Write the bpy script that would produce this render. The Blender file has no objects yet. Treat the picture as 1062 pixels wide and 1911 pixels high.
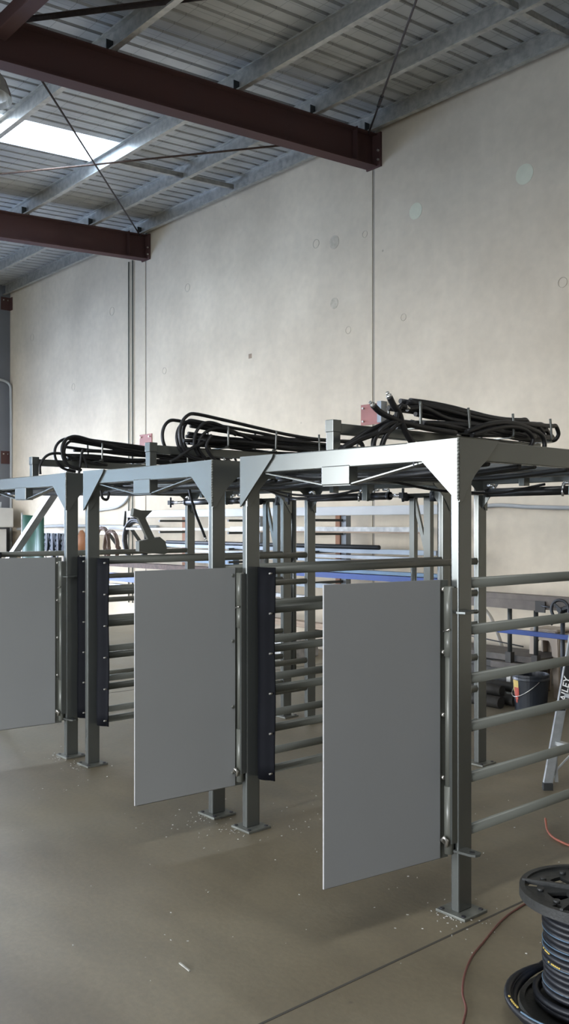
import bpy, math, random
from mathutils import Vector, Matrix
R = math.radians
rnd = random.Random(7)
SC = bpy.context.scene
COL = SC.collection

# ---------------------------------------------------------------- camera numbers
F = 1700.0; YAW = R(41.06); EYE = 1.6; HOR = 978.0; CX = 531.0
FW = (-math.cos(YAW), math.sin(YAW)); RT = (math.sin(YAW), math.cos(YAW))
def ray(x, y):
    r = (x-CX)/F; u = (HOR-y)/F
    return (FW[0]+RT[0]*r, FW[1]+RT[1]*r, u)
def atX(x, y, X):
    a = ray(x, y); t = X/a[0]; return Vector((X, a[1]*t, EYE+a[2]*t))
def atY(x, y, Y):
    a = ray(x, y); t = Y/a[1]; return Vector((a[0]*t, Y, EYE+a[2]*t))
def atZ(x, y, Z):
    a = ray(x, y); t = (Z-EYE)/a[2]; return Vector((a[0]*t, a[1]*t, Z))

# ---------------------------------------------------------------- materials
def newmat(name):
    m = bpy.data.materials.new(name); m.use_nodes = True
    nt = m.node_tree; b = nt.nodes['Principled BSDF']
    return m, nt, b
def nd(nt, t, **k):
    n = nt.nodes.new(t)
    for a, v in k.items(): setattr(n, a, v)
    return n
def mat(name, col, rough=.5, metal=0., var=.08, scale=6., bump=0., bscale=60., col2=None, spec=None, detail=4., rvar=0., stretch=None):
    m, nt, b = newmat(name)
    tc = nd(nt, 'ShaderNodeTexCoord'); no = nd(nt, 'ShaderNodeTexNoise')
    src = tc.outputs['Object']
    if stretch:
        mp = nd(nt, 'ShaderNodeMapping'); mp.inputs['Scale'].default_value = stretch
        nt.links.new(src, mp.inputs[0]); src = mp.outputs[0]
    nt.links.new(src, no.inputs['Vector'])
    no.inputs['Scale'].default_value = scale; no.inputs['Detail'].default_value = detail
    mx = nd(nt, 'ShaderNodeMix', data_type='RGBA')
    rp = nd(nt, 'ShaderNodeMapRange'); rp.inputs[1].default_value = .3; rp.inputs[2].default_value = .7
    nt.links.new(no.outputs[0], rp.inputs[0]); nt.links.new(rp.outputs[0], mx.inputs[0])
    c1 = tuple(max(0, c*(1-var)) for c in col); c2 = col2 if col2 else tuple(min(1, c*(1+var)) for c in col)
    mx.inputs[6].default_value = (*c1, 1); mx.inputs[7].default_value = (*c2, 1)
    nt.links.new(mx.outputs[2], b.inputs['Base Color'])
    b.inputs['Roughness'].default_value = rough; b.inputs['Metallic'].default_value = metal
    if spec is not None: b.inputs['Specular IOR Level'].default_value = spec
    if rvar:
        rr = nd(nt, 'ShaderNodeMapRange'); rr.inputs[3].default_value = rough-rvar; rr.inputs[4].default_value = rough+rvar
        nt.links.new(no.outputs[0], rr.inputs[0]); nt.links.new(rr.outputs[0], b.inputs['Roughness'])
    if bump:
        n2 = nd(nt, 'ShaderNodeTexNoise'); n2.inputs['Scale'].default_value = bscale
        nt.links.new(src, n2.inputs['Vector'])
        bp = nd(nt, 'ShaderNodeBump'); bp.inputs['Strength'].default_value = bump; bp.inputs['Distance'].default_value = .01
        nt.links.new(n2.outputs[0], bp.inputs['Height']); nt.links.new(bp.outputs[0], b.inputs['Normal'])
    return m

M = {}
M['paint'] = mat('grey_green_paint', (.148, .157, .147), .24, .62, .04, 3.)
M['rail'] = mat('grey_green_rail_paint', (.150, .155, .132), .36, .12, .05, 3.)
M['paint_dark'] = mat('dark_grey_paint', (.055, .06, .058), .42, .3, .08, 5.)
M['plate'] = mat('base_plate_steel', (.15, .155, .135), .5, .4, .25, 18.)
M['panel'] = mat('light_grey_sheet', (.285, .292, .288), .42, 0., .03, 1.2)
M['panel_edge'] = mat('pale_sheet_edge', (.36, .355, .35), .5, 0., .03, 3.)
M['rubber'] = mat('black_rubber', (.0045, .005, .007), .7, 0., .3, 4., bump=.06, bscale=9., spec=.12)
M['hose'] = mat('black_hose_rubber', (.010, .010, .011), .42, 0., .2, 20.)
M['zinc'] = mat('zinc_bolt', (.62, .60, .55), .32, .9, .1, 30.)
M['darkbolt'] = mat('dark_bolt', (.04, .04, .045), .5, .6, .2, 30.)
M['chrome'] = mat('chrome_rod', (.8, .8, .82), .22, .9, .02, 4.)
M['fitting'] = mat('plated_fitting', (.66, .66, .64), .25, .9, .1, 30.)
M['barrel'] = mat('black_cylinder_paint', (.018, .019, .02), .35, .1, .1, 5.)
M['red'] = mat('red_oxide_paint', (.105, .050, .043), .75, 0., .12, 2.5, rvar=.05, spec=.3, col2=(.088, .047, .043))
M['redplate'] = mat('red_oxide_plate', (.30, .115, .098), .55, 0., .12, 6.)
M['galv'] = mat('galvanised_steel', (.43, .42, .385), .42, .55, .22, 14., rvar=.1)
M['rust'] = mat('rusted_bar', (.085, .055, .042), .7, .2, .3, 20.)
M['rod'] = mat('brown_rod', (.055, .042, .038), .6, .3, .2, 20.)
M['alu'] = mat('aluminium', (.46, .48, .48), .42, .75, .12, 25.)
M['white_letter'] = mat('white_letter_print', (.85, .85, .82), .5, 0., .02, 10.)
M['black_letter'] = mat('black_letter_print', (.02, .02, .02), .5, 0., .02, 10.)
M['spool'] = mat('spool_plastic', (.022, .023, .022), .5, 0., .3, 9., bump=.1, bscale=120.)
M['yellow'] = mat('yellow_print', (.55, .40, .10), .5, 0., .1, 60.)
M['redcord'] = mat('red_cord', (.115, .038, .028), .5, 0., .15, 30.)
M['orangecord'] = mat('orange_cord', (.28, .085, .05), .5, 0., .15, 30.)
M['whitesteel'] = mat('white_painted_beam', (.42, .43, .43), .5, 0., .06, 3.)
M['greysteel'] = mat('mill_steel', (.24, .26, .28), .45, .5, .2, 4.)
M['lightsteel'] = mat('bright_steel', (.22, .255, .29), .45, .3, .15, 3.)
M['darksteel'] = mat('black_steel', (.03, .034, .04), .45, .3, .2, 5.)
M['wrap'] = mat('plastic_wrapped_steel', (.40, .40, .385), .35, .1, .3, 12., bump=.3, bscale=25.)
M['blue'] = mat('blue_paint', (.022, .055, .21), .45, .1, .12, 3.)
M['palebluebar'] = mat('pale_blue_paint', (.09, .16, .24), .45, .1, .12, 3.)
M['timber'] = mat('timber', (.26, .19, .13), .7, 0., .25, 6., stretch=(1, 8, 8))
M['orangepost'] = mat('orange_brown_post', (.30, .135, .065), .6, 0., .15, 8.)
M['olddark'] = mat('weathered_dark_timber', (.085, .075, .065), .7, 0., .3, 9.)
M['plank2'] = mat('weathered_plank', (.135, .115, .098), .7, 0., .2, 9.)
M['bucket'] = mat('black_bucket_plastic', (.014, .018, .024), .4, 0., .2, 6.)
M['green'] = mat('dark_green_sheet', (.012, .055, .032), .5, 0., .3, 5., stretch=(6, 6, 1))
M['darkgreen'] = mat('grey_green_sheet', (.06, .085, .075), .5, 0., .2, 6., stretch=(6, 6, 1))
M['beige'] = mat('beige_plastic', (.36, .30, .24), .5, 0., .05, 4.)
M['box'] = mat('switchbox_plastic', (.50, .49, .46), .5, 0., .04, 6.)
M['conduit'] = mat('grey_conduit', (.35, .36, .36), .5, 0., .05, 6.)
M['darkconduit'] = mat('dark_green_conduit', (.16, .17, .14), .5, 0., .05, 6.)
M['blackpipe'] = mat('old_black_pipe', (.040, .038, .034), .55, .2, .3, 9.)
M['brownhose'] = mat('brown_cable', (.13, .085, .065), .6, 0., .2, 9.)
M['swarf'] = mat('pale_swarf', (.42, .41, .37), .5, .2, .2, 40.)
M['patch'] = mat('patch_filler', (.60, .60, .47), .7, 0., .05, 8.)
M['stainmat'] = mat('scuffed_patch', (.46, .41, .325), .85, 0., .15, 14.)
M['clutter'] = mat('tool_steel', (.12, .12, .125), .45, .6, .4, 20.)
M['lamp'] = mat('lamp_shade_metal', (.60, .60, .58), .25, .8, .05, 6.)
M['asphalt'] = mat('outside_concrete', (.15, .148, .14), .8, 0., .1, 1.)

def wall_material():
    m, nt, b = newmat('precast_concrete')
    L = nt.links.new
    tc = nd(nt, 'ShaderNodeTexCoord')
    n1 = nd(nt, 'ShaderNodeTexNoise'); n1.inputs['Scale'].default_value = .55; n1.inputs['Detail'].default_value = 5; n1.inputs['Roughness'].default_value = .6
    L(tc.outputs['Object'], n1.inputs['Vector'])
    cr = nd(nt, 'ShaderNodeValToRGB')
    cr.color_ramp.elements[0].position = .32; cr.color_ramp.elements[0].color = (.52, .452, .350, 1)
    cr.color_ramp.elements[1].position = .68; cr.color_ramp.elements[1].color = (.67, .590, .465, 1)
    L(n1.outputs[0], cr.inputs[0])
    mp = nd(nt, 'ShaderNodeMapping'); mp.inputs['Scale'].default_value = (1.2, 1, .3)
    L(tc.outputs['Object'], mp.inputs[0])
    n2 = nd(nt, 'ShaderNodeTexNoise'); n2.inputs['Scale'].default_value = 1.2; n2.inputs['Detail'].default_value = 6
    L(mp.outputs[0], n2.inputs['Vector'])
    r2 = nd(nt, 'ShaderNodeMapRange'); r2.inputs[1].default_value = .35; r2.inputs[2].default_value = .65; r2.inputs[3].default_value = .94; r2.inputs[4].default_value = 1.03
    L(n2.outputs[0], r2.inputs[0])
    n3 = nd(nt, 'ShaderNodeTexNoise'); n3.inputs['Scale'].default_value = 9; n3.inputs['Detail'].default_value = 8
    L(tc.outputs['Object'], n3.inputs['Vector'])
    r3 = nd(nt, 'ShaderNodeMapRange'); r3.inputs[1].default_value = .3; r3.inputs[2].default_value = .7; r3.inputs[3].default_value = .95; r3.inputs[4].default_value = 1.04
    L(n3.outputs[0], r3.inputs[0])
    # small dark pock marks
    vo = nd(nt, 'ShaderNodeTexVoronoi'); vo.inputs['Scale'].default_value = 1.5
    L(tc.outputs['Object'], vo.inputs['Vector'])
    rv = nd(nt, 'ShaderNodeMapRange'); rv.inputs[1].default_value = .010; rv.inputs[2].default_value = .028; rv.inputs[3].default_value = .6; rv.inputs[4].default_value = 1
    L(vo.outputs['Distance'], rv.inputs[0])
    m1 = nd(nt, 'ShaderNodeMath', operation='MULTIPLY'); L(r2.outputs[0], m1.inputs[0]); L(r3.outputs[0], m1.inputs[1])
    m2 = nd(nt, 'ShaderNodeMath', operation='MULTIPLY'); L(m1.outputs[0], m2.inputs[0]); L(rv.outputs[0], m2.inputs[1])
    vm = nd(nt, 'ShaderNodeVectorMath', operation='SCALE'); L(cr.outputs[0], vm.inputs[0]); L(m2.outputs[0], vm.inputs['Scale'])
    L(vm.outputs[0], b.inputs['Base Color'])
    b.inputs['Roughness'].default_value = .85
    bp = nd(nt, 'ShaderNodeBump'); bp.inputs['Strength'].default_value = .12; bp.inputs['Distance'].default_value = .01
    L(n3.outputs[0], bp.inputs['Height']); L(bp.outputs[0], b.inputs['Normal'])
    return m
M['wall'] = wall_material()

M['endwall'] = mat('darkened_grey_wall', (.17, .18, .20), .7, 0., .1, 1.5)  # colour darkened to keep these walls dim and cut bounced light

def floor_material():
    m, nt, b = newmat('workshop_concrete_floor')
    L = nt.links.new
    tc = nd(nt, 'ShaderNodeTexCoord')
    n1 = nd(nt, 'ShaderNodeTexNoise'); n1.inputs['Scale'].default_value = .9; n1.inputs['Detail'].default_value = 6; n1.inputs['Distortion'].default_value = .4
    L(tc.outputs['Object'], n1.inputs['Vector'])
    cr = nd(nt, 'ShaderNodeValToRGB')
    cr.color_ramp.elements[0].position = .33; cr.color_ramp.elements[0].color = (.132, .108, .067, 1)
    cr.color_ramp.elements[1].position = .66; cr.color_ramp.elements[1].color = (.200, .170, .114, 1)
    L(n1.outputs[0], cr.inputs[0])
    mp = nd(nt, 'ShaderNodeMapping'); mp.inputs['Scale'].default_value = (.5, 2.2, 1); mp.inputs['Rotation'].default_value = (0, 0, .3)
    L(tc.outputs['Object'], mp.inputs[0])
    n2 = nd(nt, 'ShaderNodeTexNoise'); n2.inputs['Scale'].default_value = 2.2; n2.inputs['Detail'].default_value = 7
    L(mp.outputs[0], n2.inputs['Vector'])
    r2 = nd(nt, 'ShaderNodeMapRange'); r2.inputs[1].default_value = .35; r2.inputs[2].default_value = .65; r2.inputs[3].default_value = .9; r2.inputs[4].default_value = 1.08
    L(n2.outputs[0], r2.inputs[0])
    n3 = nd(nt, 'ShaderNodeTexNoise'); n3.inputs['Scale'].default_value = 40; n3.inputs['Detail'].default_value = 4
    L(tc.outputs['Object'], n3.inputs['Vector'])
    r3 = nd(nt, 'ShaderNodeMapRange'); r3.inputs[1].default_value = .3; r3.inputs[2].default_value = .7; r3.inputs[3].default_value = .93; r3.inputs[4].default_value = 1.06
    L(n3.outputs[0], r3.inputs[0])
    vo = nd(nt, 'ShaderNodeTexVoronoi'); vo.inputs['Scale'].default_value = 5
    L(tc.outputs['Object'], vo.inputs['Vector'])
    rv = nd(nt, 'ShaderNodeMapRange'); rv.inputs[1].default_value = .02; rv.inputs[2].default_value = .06; rv.inputs[3].default_value = .72; rv.inputs[4].default_value = 1
    L(vo.outputs['Distance'], rv.inputs[0])
    m1 = nd(nt, 'ShaderNodeMath', operation='MULTIPLY'); L(r2.outputs[0], m1.inputs[0]); L(r3.outputs[0], m1.inputs[1])
    m2 = nd(nt, 'ShaderNodeMath', operation='MULTIPLY'); L(m1.outputs[0], m2.inputs[0]); L(rv.outputs[0], m2.inputs[1])
    vm = nd(nt, 'ShaderNodeVectorMath', operation='SCALE'); L(cr.outputs[0], vm.inputs[0]); L(m2.outputs[0], vm.inputs['Scale'])
    L(vm.outputs[0], b.inputs['Base Color'])
    rr = nd(nt, 'ShaderNodeMapRange'); rr.inputs[3].default_value = .42; rr.inputs[4].default_value = .62
    L(n2.outputs[0], rr.inputs[0]); L(rr.outputs[0], b.inputs['Roughness'])
    bp = nd(nt, 'ShaderNodeBump'); bp.inputs['Strength'].default_value = .08; bp.inputs['Distance'].default_value = .01
    L(n3.outputs[0], bp.inputs['Height']); L(bp.outputs[0], b.inputs['Normal'])
    return m
M['floor'] = floor_material()

def roof_material():
    m, nt, b = newmat('zinc_roof_sheet')
    L = nt.links.new
    tc = nd(nt, 'ShaderNodeTexCoord')
    n1 = nd(nt, 'ShaderNodeTexNoise'); n1.inputs['Scale'].default_value = 2.5; n1.inputs['Detail'].default_value = 4
    L(tc.outputs['Object'], n1.inputs['Vector'])
    cr = nd(nt, 'ShaderNodeValToRGB')
    cr.color_ramp.elements[0].position = .3; cr.color_ramp.elements[0].color = (.37, .375, .36, 1)
    cr.color_ramp.elements[1].position = .7; cr.color_ramp.elements[1].color = (.48, .485, .465, 1)
    L(n1.outputs[0], cr.inputs[0])
    br = nd(nt, 'ShaderNodeTexBrick'); br.offset = 0.
    br.inputs['Scale'].default_value = 1.; br.inputs['Mortar Size'].default_value = .0035
    br.inputs['Brick Width'].default_value = .15; br.inputs['Row Height'].default_value = .30
    br.inputs['Color1'].default_value = (1, 1, 1, 1); br.inputs['Color2'].default_value = (1, 1, 1, 1); br.inputs['Mortar'].default_value = (.6, .6, .6, 1)
    L(tc.outputs['Object'], br.inputs['Vector'])
    mx = nd(nt, 'ShaderNodeMix', data_type='RGBA', blend_type='MULTIPLY'); mx.inputs[0].default_value = 1
    L(cr.outputs[0], mx.inputs[6]); L(br.outputs[0], mx.inputs[7])
    L(mx.outputs[2], b.inputs['Base Color'])
    b.inputs['Roughness'].default_value = .5; b.inputs['Metallic'].default_value = .35
    return m
M['roof'] = roof_material()

def translucent_material():
    m, nt, b = newmat('translucent_roof_sheet')
    L = nt.links.new
    nt.nodes.remove(b)
    t = nd(nt, 'ShaderNodeBsdfTranslucent'); t.inputs[0].default_value = (.86, .90, .92, 1)
    d = nd(nt, 'ShaderNodeBsdfDiffuse'); d.inputs[0].default_value = (.8, .8, .8, 1)
    mx = nd(nt, 'ShaderNodeMixShader'); mx.inputs[0].default_value = .15
    L(t.outputs[0], mx.inputs[1]); L(d.outputs[0], mx.inputs[2])
    L(mx.outputs[0], nt.nodes['Material Output'].inputs[0])
    return m
M['trans'] = translucent_material()

def hose_stripe_material():
    # black hose wound on a reel, with a slim blue-grey stripe printed along some turns
    m, nt, b = newmat('striped_black_hose')
    L = nt.links.new
    tc = nd(nt, 'ShaderNodeTexCoord')
    n1 = nd(nt, 'ShaderNodeTexNoise'); n1.inputs['Scale'].default_value = 5.
    L(tc.outputs['Object'], n1.inputs['Vector'])
    cr = nd(nt, 'ShaderNodeValToRGB')
    cr.color_ramp.elements[0].position = .56; cr.color_ramp.elements[0].color = (.006, .007, .010, 1)
    cr.color_ramp.elements[1].position = .64; cr.color_ramp.elements[1].color = (.007, .010, .018, 1)
    L(n1.outputs[0], cr.inputs[0]); L(cr.outputs[0], b.inputs['Base Color'])
    b.inputs['Roughness'].default_value = .45
    return m
M['reelhose'] = hose_stripe_material()
M['bluestripe'] = mat('pale_blue_stripe', (.07, .12, .17), .4, 0., .3, 12.)

# ---------------------------------------------------------------- mesh builder
class MB:
    def __init__(s): s.v = []; s.f = []; s.sm = []
    def add(s, vs, fs, smooth=False):
        o = len(s.v); s.v += [tuple(p) for p in vs]
        s.f += [tuple(i+o for i in f) for f in fs]; s.sm += [smooth]*len(fs); return s
    def box(s, x0, x1, y0, y1, z0, z1):
        vs = [(x, y, z) for z in (z0, z1) for y in (y0, y1) for x in (x0, x1)]
        return s.add(vs, [(0, 2, 3, 1), (4, 5, 7, 6), (0, 1, 5, 4), (2, 6, 7, 3), (0, 4, 6, 2), (1, 3, 7, 5)])
    def bar(s, a, b, w, h, up=(0, 0, 1)):
        a = Vector(a); b = Vector(b); d = (b-a).normalized(); u = Vector(up)
        sd = d.cross(u)
        if sd.length < 1e-4: sd = d.cross(Vector((0, 1, 0)))
        sd.normalize(); u = sd.cross(d).normalized()
        vs = []
        for p in (a, b):
            for i, j in ((-1, -1), (1, -1), (1, 1), (-1, 1)): vs.append(p+sd*(w/2*i)+u*(h/2*j))
        return s.add(vs, [(3, 2, 1, 0), (4, 5, 6, 7), (0, 1, 5, 4), (1, 2, 6, 5), (2, 3, 7, 6), (3, 0, 4, 7)])
    def prism(s, poly, axis, t0, t1):
        # poly: 2-D points; axis 'x' -> (y,z), 'y' -> (x,z), 'z' -> (x,y)
        def P(p, t):
            return {'x': (t, p[0], p[1]), 'y': (p[0], t, p[1]), 'z': (p[0], p[1], t)}[axis]
        n = len(poly); vs = [P(p, t0) for p in poly]+[P(p, t1) for p in poly]
        fs = [tuple(range(n))[::-1], tuple(range(n, 2*n))]+[(i, (i+1) % n, n+(i+1) % n, n+i) for i in range(n)]
        return s.add(vs, fs)
    def tube(s, pts, r, seg=10, r2=None, cap=True, closed=False):
        pts = [Vector(p) for p in pts]; n = len(pts); rs = r if isinstance(r, (list, tuple)) else [r]*n
        up = None; vs = []
        for i, p in enumerate(pts):
            if closed: d = pts[(i+1) % n]-pts[i-1]
            else: d = pts[min(i+1, n-1)]-pts[max(i-1, 0)]
            if d.length < 1e-9: d = Vector((0, 0, 1))
            d.normalize()
            if up is None:
                up = Vector((0, 0, 1)) if abs(d.z) < .9 else Vector((0, 1, 0))
            sd = d.cross(up)
            if sd.length < 1e-5: sd = d.cross(Vector((1, 0, 0)))
            sd.normalize(); up = sd.cross(d).normalized()
            rr = rs[i]; rv = r2 if r2 else rr
            for k in range(seg):
                a = 2*math.pi*k/seg; vs.append(p+sd*(math.cos(a)*rr)+up*(math.sin(a)*rv))
        fs = []
        m = n if closed else n-1
        for i in range(m):
            for k in range(seg):
                a = i*seg+k; b = i*seg+(k+1) % seg; j = (i+1) % n
                fs.append((a, b, j*seg+(k+1) % seg, j*seg+k))
        s.add(vs, fs, True)
        if cap and not closed:
            o = len(s.v)-len(vs)
            s.f.append(tuple(o+k for k in range(seg))[::-1]); s.sm.append(False)
            s.f.append(tuple(o+(n-1)*seg+k for k in range(seg))); s.sm.append(False)
        return s
    def lathe(s, prof, c=(0, 0, 0), seg=40, closed=False):
        # prof: (radius, z) list, turned round the z axis
        vs = []; n = len(prof)
        for r_, z in prof:
            for k in range(seg):
                a = 2*math.pi*k/seg; vs.append((c[0]+r_*math.cos(a), c[1]+r_*math.sin(a), c[2]+z))
        fs = []
        for i in range(n if closed else n-1):
            j = (i+1) % n
            for k in range(seg): fs.append((i*seg+k, i*seg+(k+1) % seg, j*seg+(k+1) % seg, j*seg+k))
        return s.add(vs, fs, False)
    def build(s, name, m, parent=None, loc=(0, 0, 0), bevel=0., smooth_angle=None, rel=None):
        me = bpy.data.meshes.new(name)
        off = Vector(rel) if rel is not None else Vector((0, 0, 0))
        me.from_pydata([tuple(Vector(v)-off) for v in s.v], [], s.f); me.update()
        for p, q in zip(me.polygons, s.sm): p.use_smooth = q
        me.materials.append(M[m] if isinstance(m, str) else m)
        o = bpy.data.objects.new(name, me); COL.objects.link(o)
        if parent is not None: o.parent = parent
        o.location = loc
        if bevel:
            md = o.modifiers.new('bevel', 'BEVEL'); md.width = bevel; md.segments = 2; md.limit_method = 'ANGLE'; md.angle_limit = R(40)
        return o

def tag(o, label=None, cat=None, group=None, kind=None):
    if label: o['label'] = label
    if cat: o['category'] = cat
    if group: o['group'] = group
    if kind: o['kind'] = kind
    return o
def thing(name, loc, label, cat, group=None, rz=0.):
    o = bpy.data.objects.new(name, None); COL.objects.link(o); o.location = loc; o.rotation_euler = (0, 0, rz)
    o.empty_display_size = .1
    return tag(o, label, cat, group)
def struct(o): o['kind'] = 'structure'; return o

def smooth_path(pts, n=8):
    # centripetal Catmull-Rom curve through the points
    pts = [Vector(p) for p in pts]
    if len(pts) < 3: return pts
    out = []
    P = [pts[0]*2-pts[1]]+pts+[pts[-1]*2-pts[-2]]
    for i in range(1, len(P)-2):
        p0, p1, p2, p3 = P[i-1:i+3]
        t0 = 0.; t1 = t0+max(1e-5, (p1-p0).length)**.5; t2 = t1+max(1e-5, (p2-p1).length)**.5; t3 = t2+max(1e-5, (p3-p2).length)**.5
        for k in range(n):
            t = t1+(t2-t1)*k/n
            a1 = p0*((t1-t)/(t1-t0))+p1*((t-t0)/(t1-t0)); a2 = p1*((t2-t)/(t2-t1))+p2*((t-t1)/(t2-t1)); a3 = p2*((t3-t)/(t3-t2))+p3*((t-t2)/(t3-t2))
            b1 = a1*((t2-t)/(t2-t0))+a2*((t-t0)/(t2-t0)); b2 = a2*((t3-t)/(t3-t1))+a3*((t-t1)/(t3-t1))
            out.append(b1*((t2-t)/(t2-t1))+b2*((t-t1)/(t2-t1)))
    out.append(pts[-1]); return out

# ================================================================ the setting
WY = 8.0                       # long concrete wall
XL = -17.72                    # end wall
XR = 5.0; YF = -9.0
SL = .065
def rz(y, z0): return z0+SL*(y-WY)       # height of a roof member above y
JX = [-7.555, -12.6]           # rafters / panel joints

struct(MB().box(XL-.2, XR+.2, YF-.2, WY+.2, -.15, 0).build('floor', 'floor'))
# sawn control joints in the slab: shallow dark grooves
jt = MB().box(-2.253, -2.243, -8.9, 7.9, 0.0, .0012)
jt.box(-7.60, -7.59, -8.9, 7.9, 0.0, .0012)
o = jt.build('floor_joint', mat('joint_filler', (.05, .045, .035), .8)); o.parent = bpy.data.objects['floor']

wb = MB()
edges = [XL-.2]+[x for x in (-12.6, -7.555, -2.5, 2.55)]+[XR+.2]
for i in range(len(edges)-1):
    a = edges[i]+(.02 if i else 0); b = edges[i+1]-(.02 if i < len(edges)-2 else 0)
    wb.box(a, b, WY, WY+.16, 0, 6.5)
wall_back = struct(wb.build('wall_back', 'wall'))
js = MB()
for x in edges[1:-1]: js.box(x-.0205, x+.0205, WY+.008, WY+.15, 0, 6.5)
js.build('joint_sealant', mat('joint_sealant', (.33, .30, .25), .8), wall_back)
# filled lifting points, scuffs and rings on the wall
def wall_disc(px, py, rx, m, name, ring=0.):
    p = atY(px, py, WY); b = MB(); n = 24
    a0 = [(p.x+math.cos(2*math.pi*k/n)*rx, p.z+math.sin(2*math.pi*k/n)*rx) for k in range(n)]
    if ring:
        pts = [(q[0], WY-.001, q[1]) for q in a0]
        b.tube(pts, ring, 5, closed=True)
    else: b.prism(a0, 'y', WY-.003, WY+.001)
    return b.build(name, m, wall_back)
for px, py, rr in ((979, 325, .105), (776, 394, .095)):
    wall_disc(px, py, rr, 'patch', 'filled_patch')
for px, py, rr in ((1050, 527, .05), (753, 592, .04), (681, 437, .04), (590, 455, .055), (209, 581, .07), (350, 537, .06), (650, 616, .045), (137, 722, .06), (60, 630, .07), (307, 692, .05)):
    wall_disc(px, py, rr, 'stainmat', 'cast_ring', .0035)
wall_disc(624, 452, .085, 'stainmat', 'filled_patch'); wall_disc(624, 566, .07, 'stainmat', 'filled_patch')
# a faint drip stain below a dark knock
p = atY(467, 665, WY)
MB().box(p.x-.035, p.x+.035, WY-.002, WY+.001, p.z-.03, p.z+.035).build('knock_mark', 'timber', wall_back)

SD = (1.2, 5.8, 3.6)  # unseen end opening, added to let in the bluish fill lamp
we = struct(MB().box(XL-.2, XL, YF, -8.2, 0, 6.6).box(XL-.2, XL, -2.2, SD[0], 0, 6.6).box(XL-.2, XL, -8.2, -2.2, 0, .8).box(XL-.2, XL, -8.2, -2.2, 3.8, 6.6).box(XL-.2, XL, SD[1], WY, 0, 6.6).box(XL-.2, XL, SD[0], SD[1], SD[2], 6.6).build('wall_left', 'endwall'))
fm, fnt, fb = newmat('added_bright_sheet')
fnt.nodes.remove(fb); ft_ = nd(fnt, 'ShaderNodeBsdfTranslucent'); ft_.inputs[0].default_value = (.50, .545, .575, 1)
fnt.links.new(ft_.outputs[0], fnt.nodes['Material Output'].inputs[0])
struct(MB().box(XL-.10, XL-.095, -8.2, -2.2, .8, 3.8).build('added_bright_pane', fm))  # unseen translucent pane added for a bright reflection on the farther frames
struct(MB().box(XR, XR+.2, YF, WY, 0, 6.6).build('wall_right', 'endwall'))
# front wall with two tall roller-door openings
DOORS = [(-15.6, -9.4), (-6.2, 1.2)]; DH = 3.9
wf = MB(); xs = XL
for a, b in DOORS:
    wf.box(xs, a, YF-.2, YF, 0, 6.0); wf.box(a, b, YF-.2, YF, DH, 6.0); xs = b
wf.box(xs, XR, YF-.2, YF, 0, 6.0)
struct(wf.build('wall_front', 'endwall'))
struct(MB().box(-60, 60, YF-50.2, YF-.2, -.15, -.005).box(-60, XL-.2, YF-.2, 40, -.15, -.005).build('ground', 'asphalt'))

# ribbed roof sheeting, ribs running down the slope
SKY = (-10.62, -9.86, -3.0, 5.90)     # translucent sheet x0,x1,y0,y1
def ribbed(x0, x1, y0, y1, name, m, extra=0.):
    per = .19; h = .024
    xs = []; k = math.floor(x0/per)
    while k*per < x1+per:
        b = k*per
        for dx, z in ((0, 0), (.142, 0), (.152, h), (.180, h)): xs.append((b+dx, z))
        k += 1
    pts = [q for q in xs if x0 <= q[0] <= x1]
    def zat(x):
        for (a, za), (b, zb) in zip(xs, xs[1:]):
            if a <= x <= b: return za+(zb-za)*(x-a)/(b-a) if b > a else za
        return 0
    pts = [(x0, zat(x0))]+pts+[(x1, zat(x1))]
    vs = []
    for x, z in pts:
        for y in (y0, y1): vs.append((x, y, rz(y, 6.465)+z+extra))
    fs = [(2*i, 2*i+2, 2*i+3, 2*i+1) for i in range(len(pts)-1)]
    b = MB().add(vs, fs)
    o = b.build(name, m)
    md = o.modifiers.new('solid', 'SOLIDIFY'); md.thickness = .0015; md.offset = 1
    return o
c0 = struct(ribbed(XL-.2, SKY[0], YF-.2, WY+.2, 'ceiling', 'roof'))
for a in ((SKY[1], XR+.2, YF-.2, WY+.2), (SKY[0], SKY[1], SKY[3], WY+.2), (SKY[0], SKY[1], YF-.2, SKY[2])):
    q = ribbed(*a, 'roof_sheet', 'roof'); q.parent = c0
tag(ribbed(*SKY, 'skylight_sheet', 'trans', .002), 'bright translucent roof sheet letting daylight in between the purlins', 'skylight')

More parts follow.
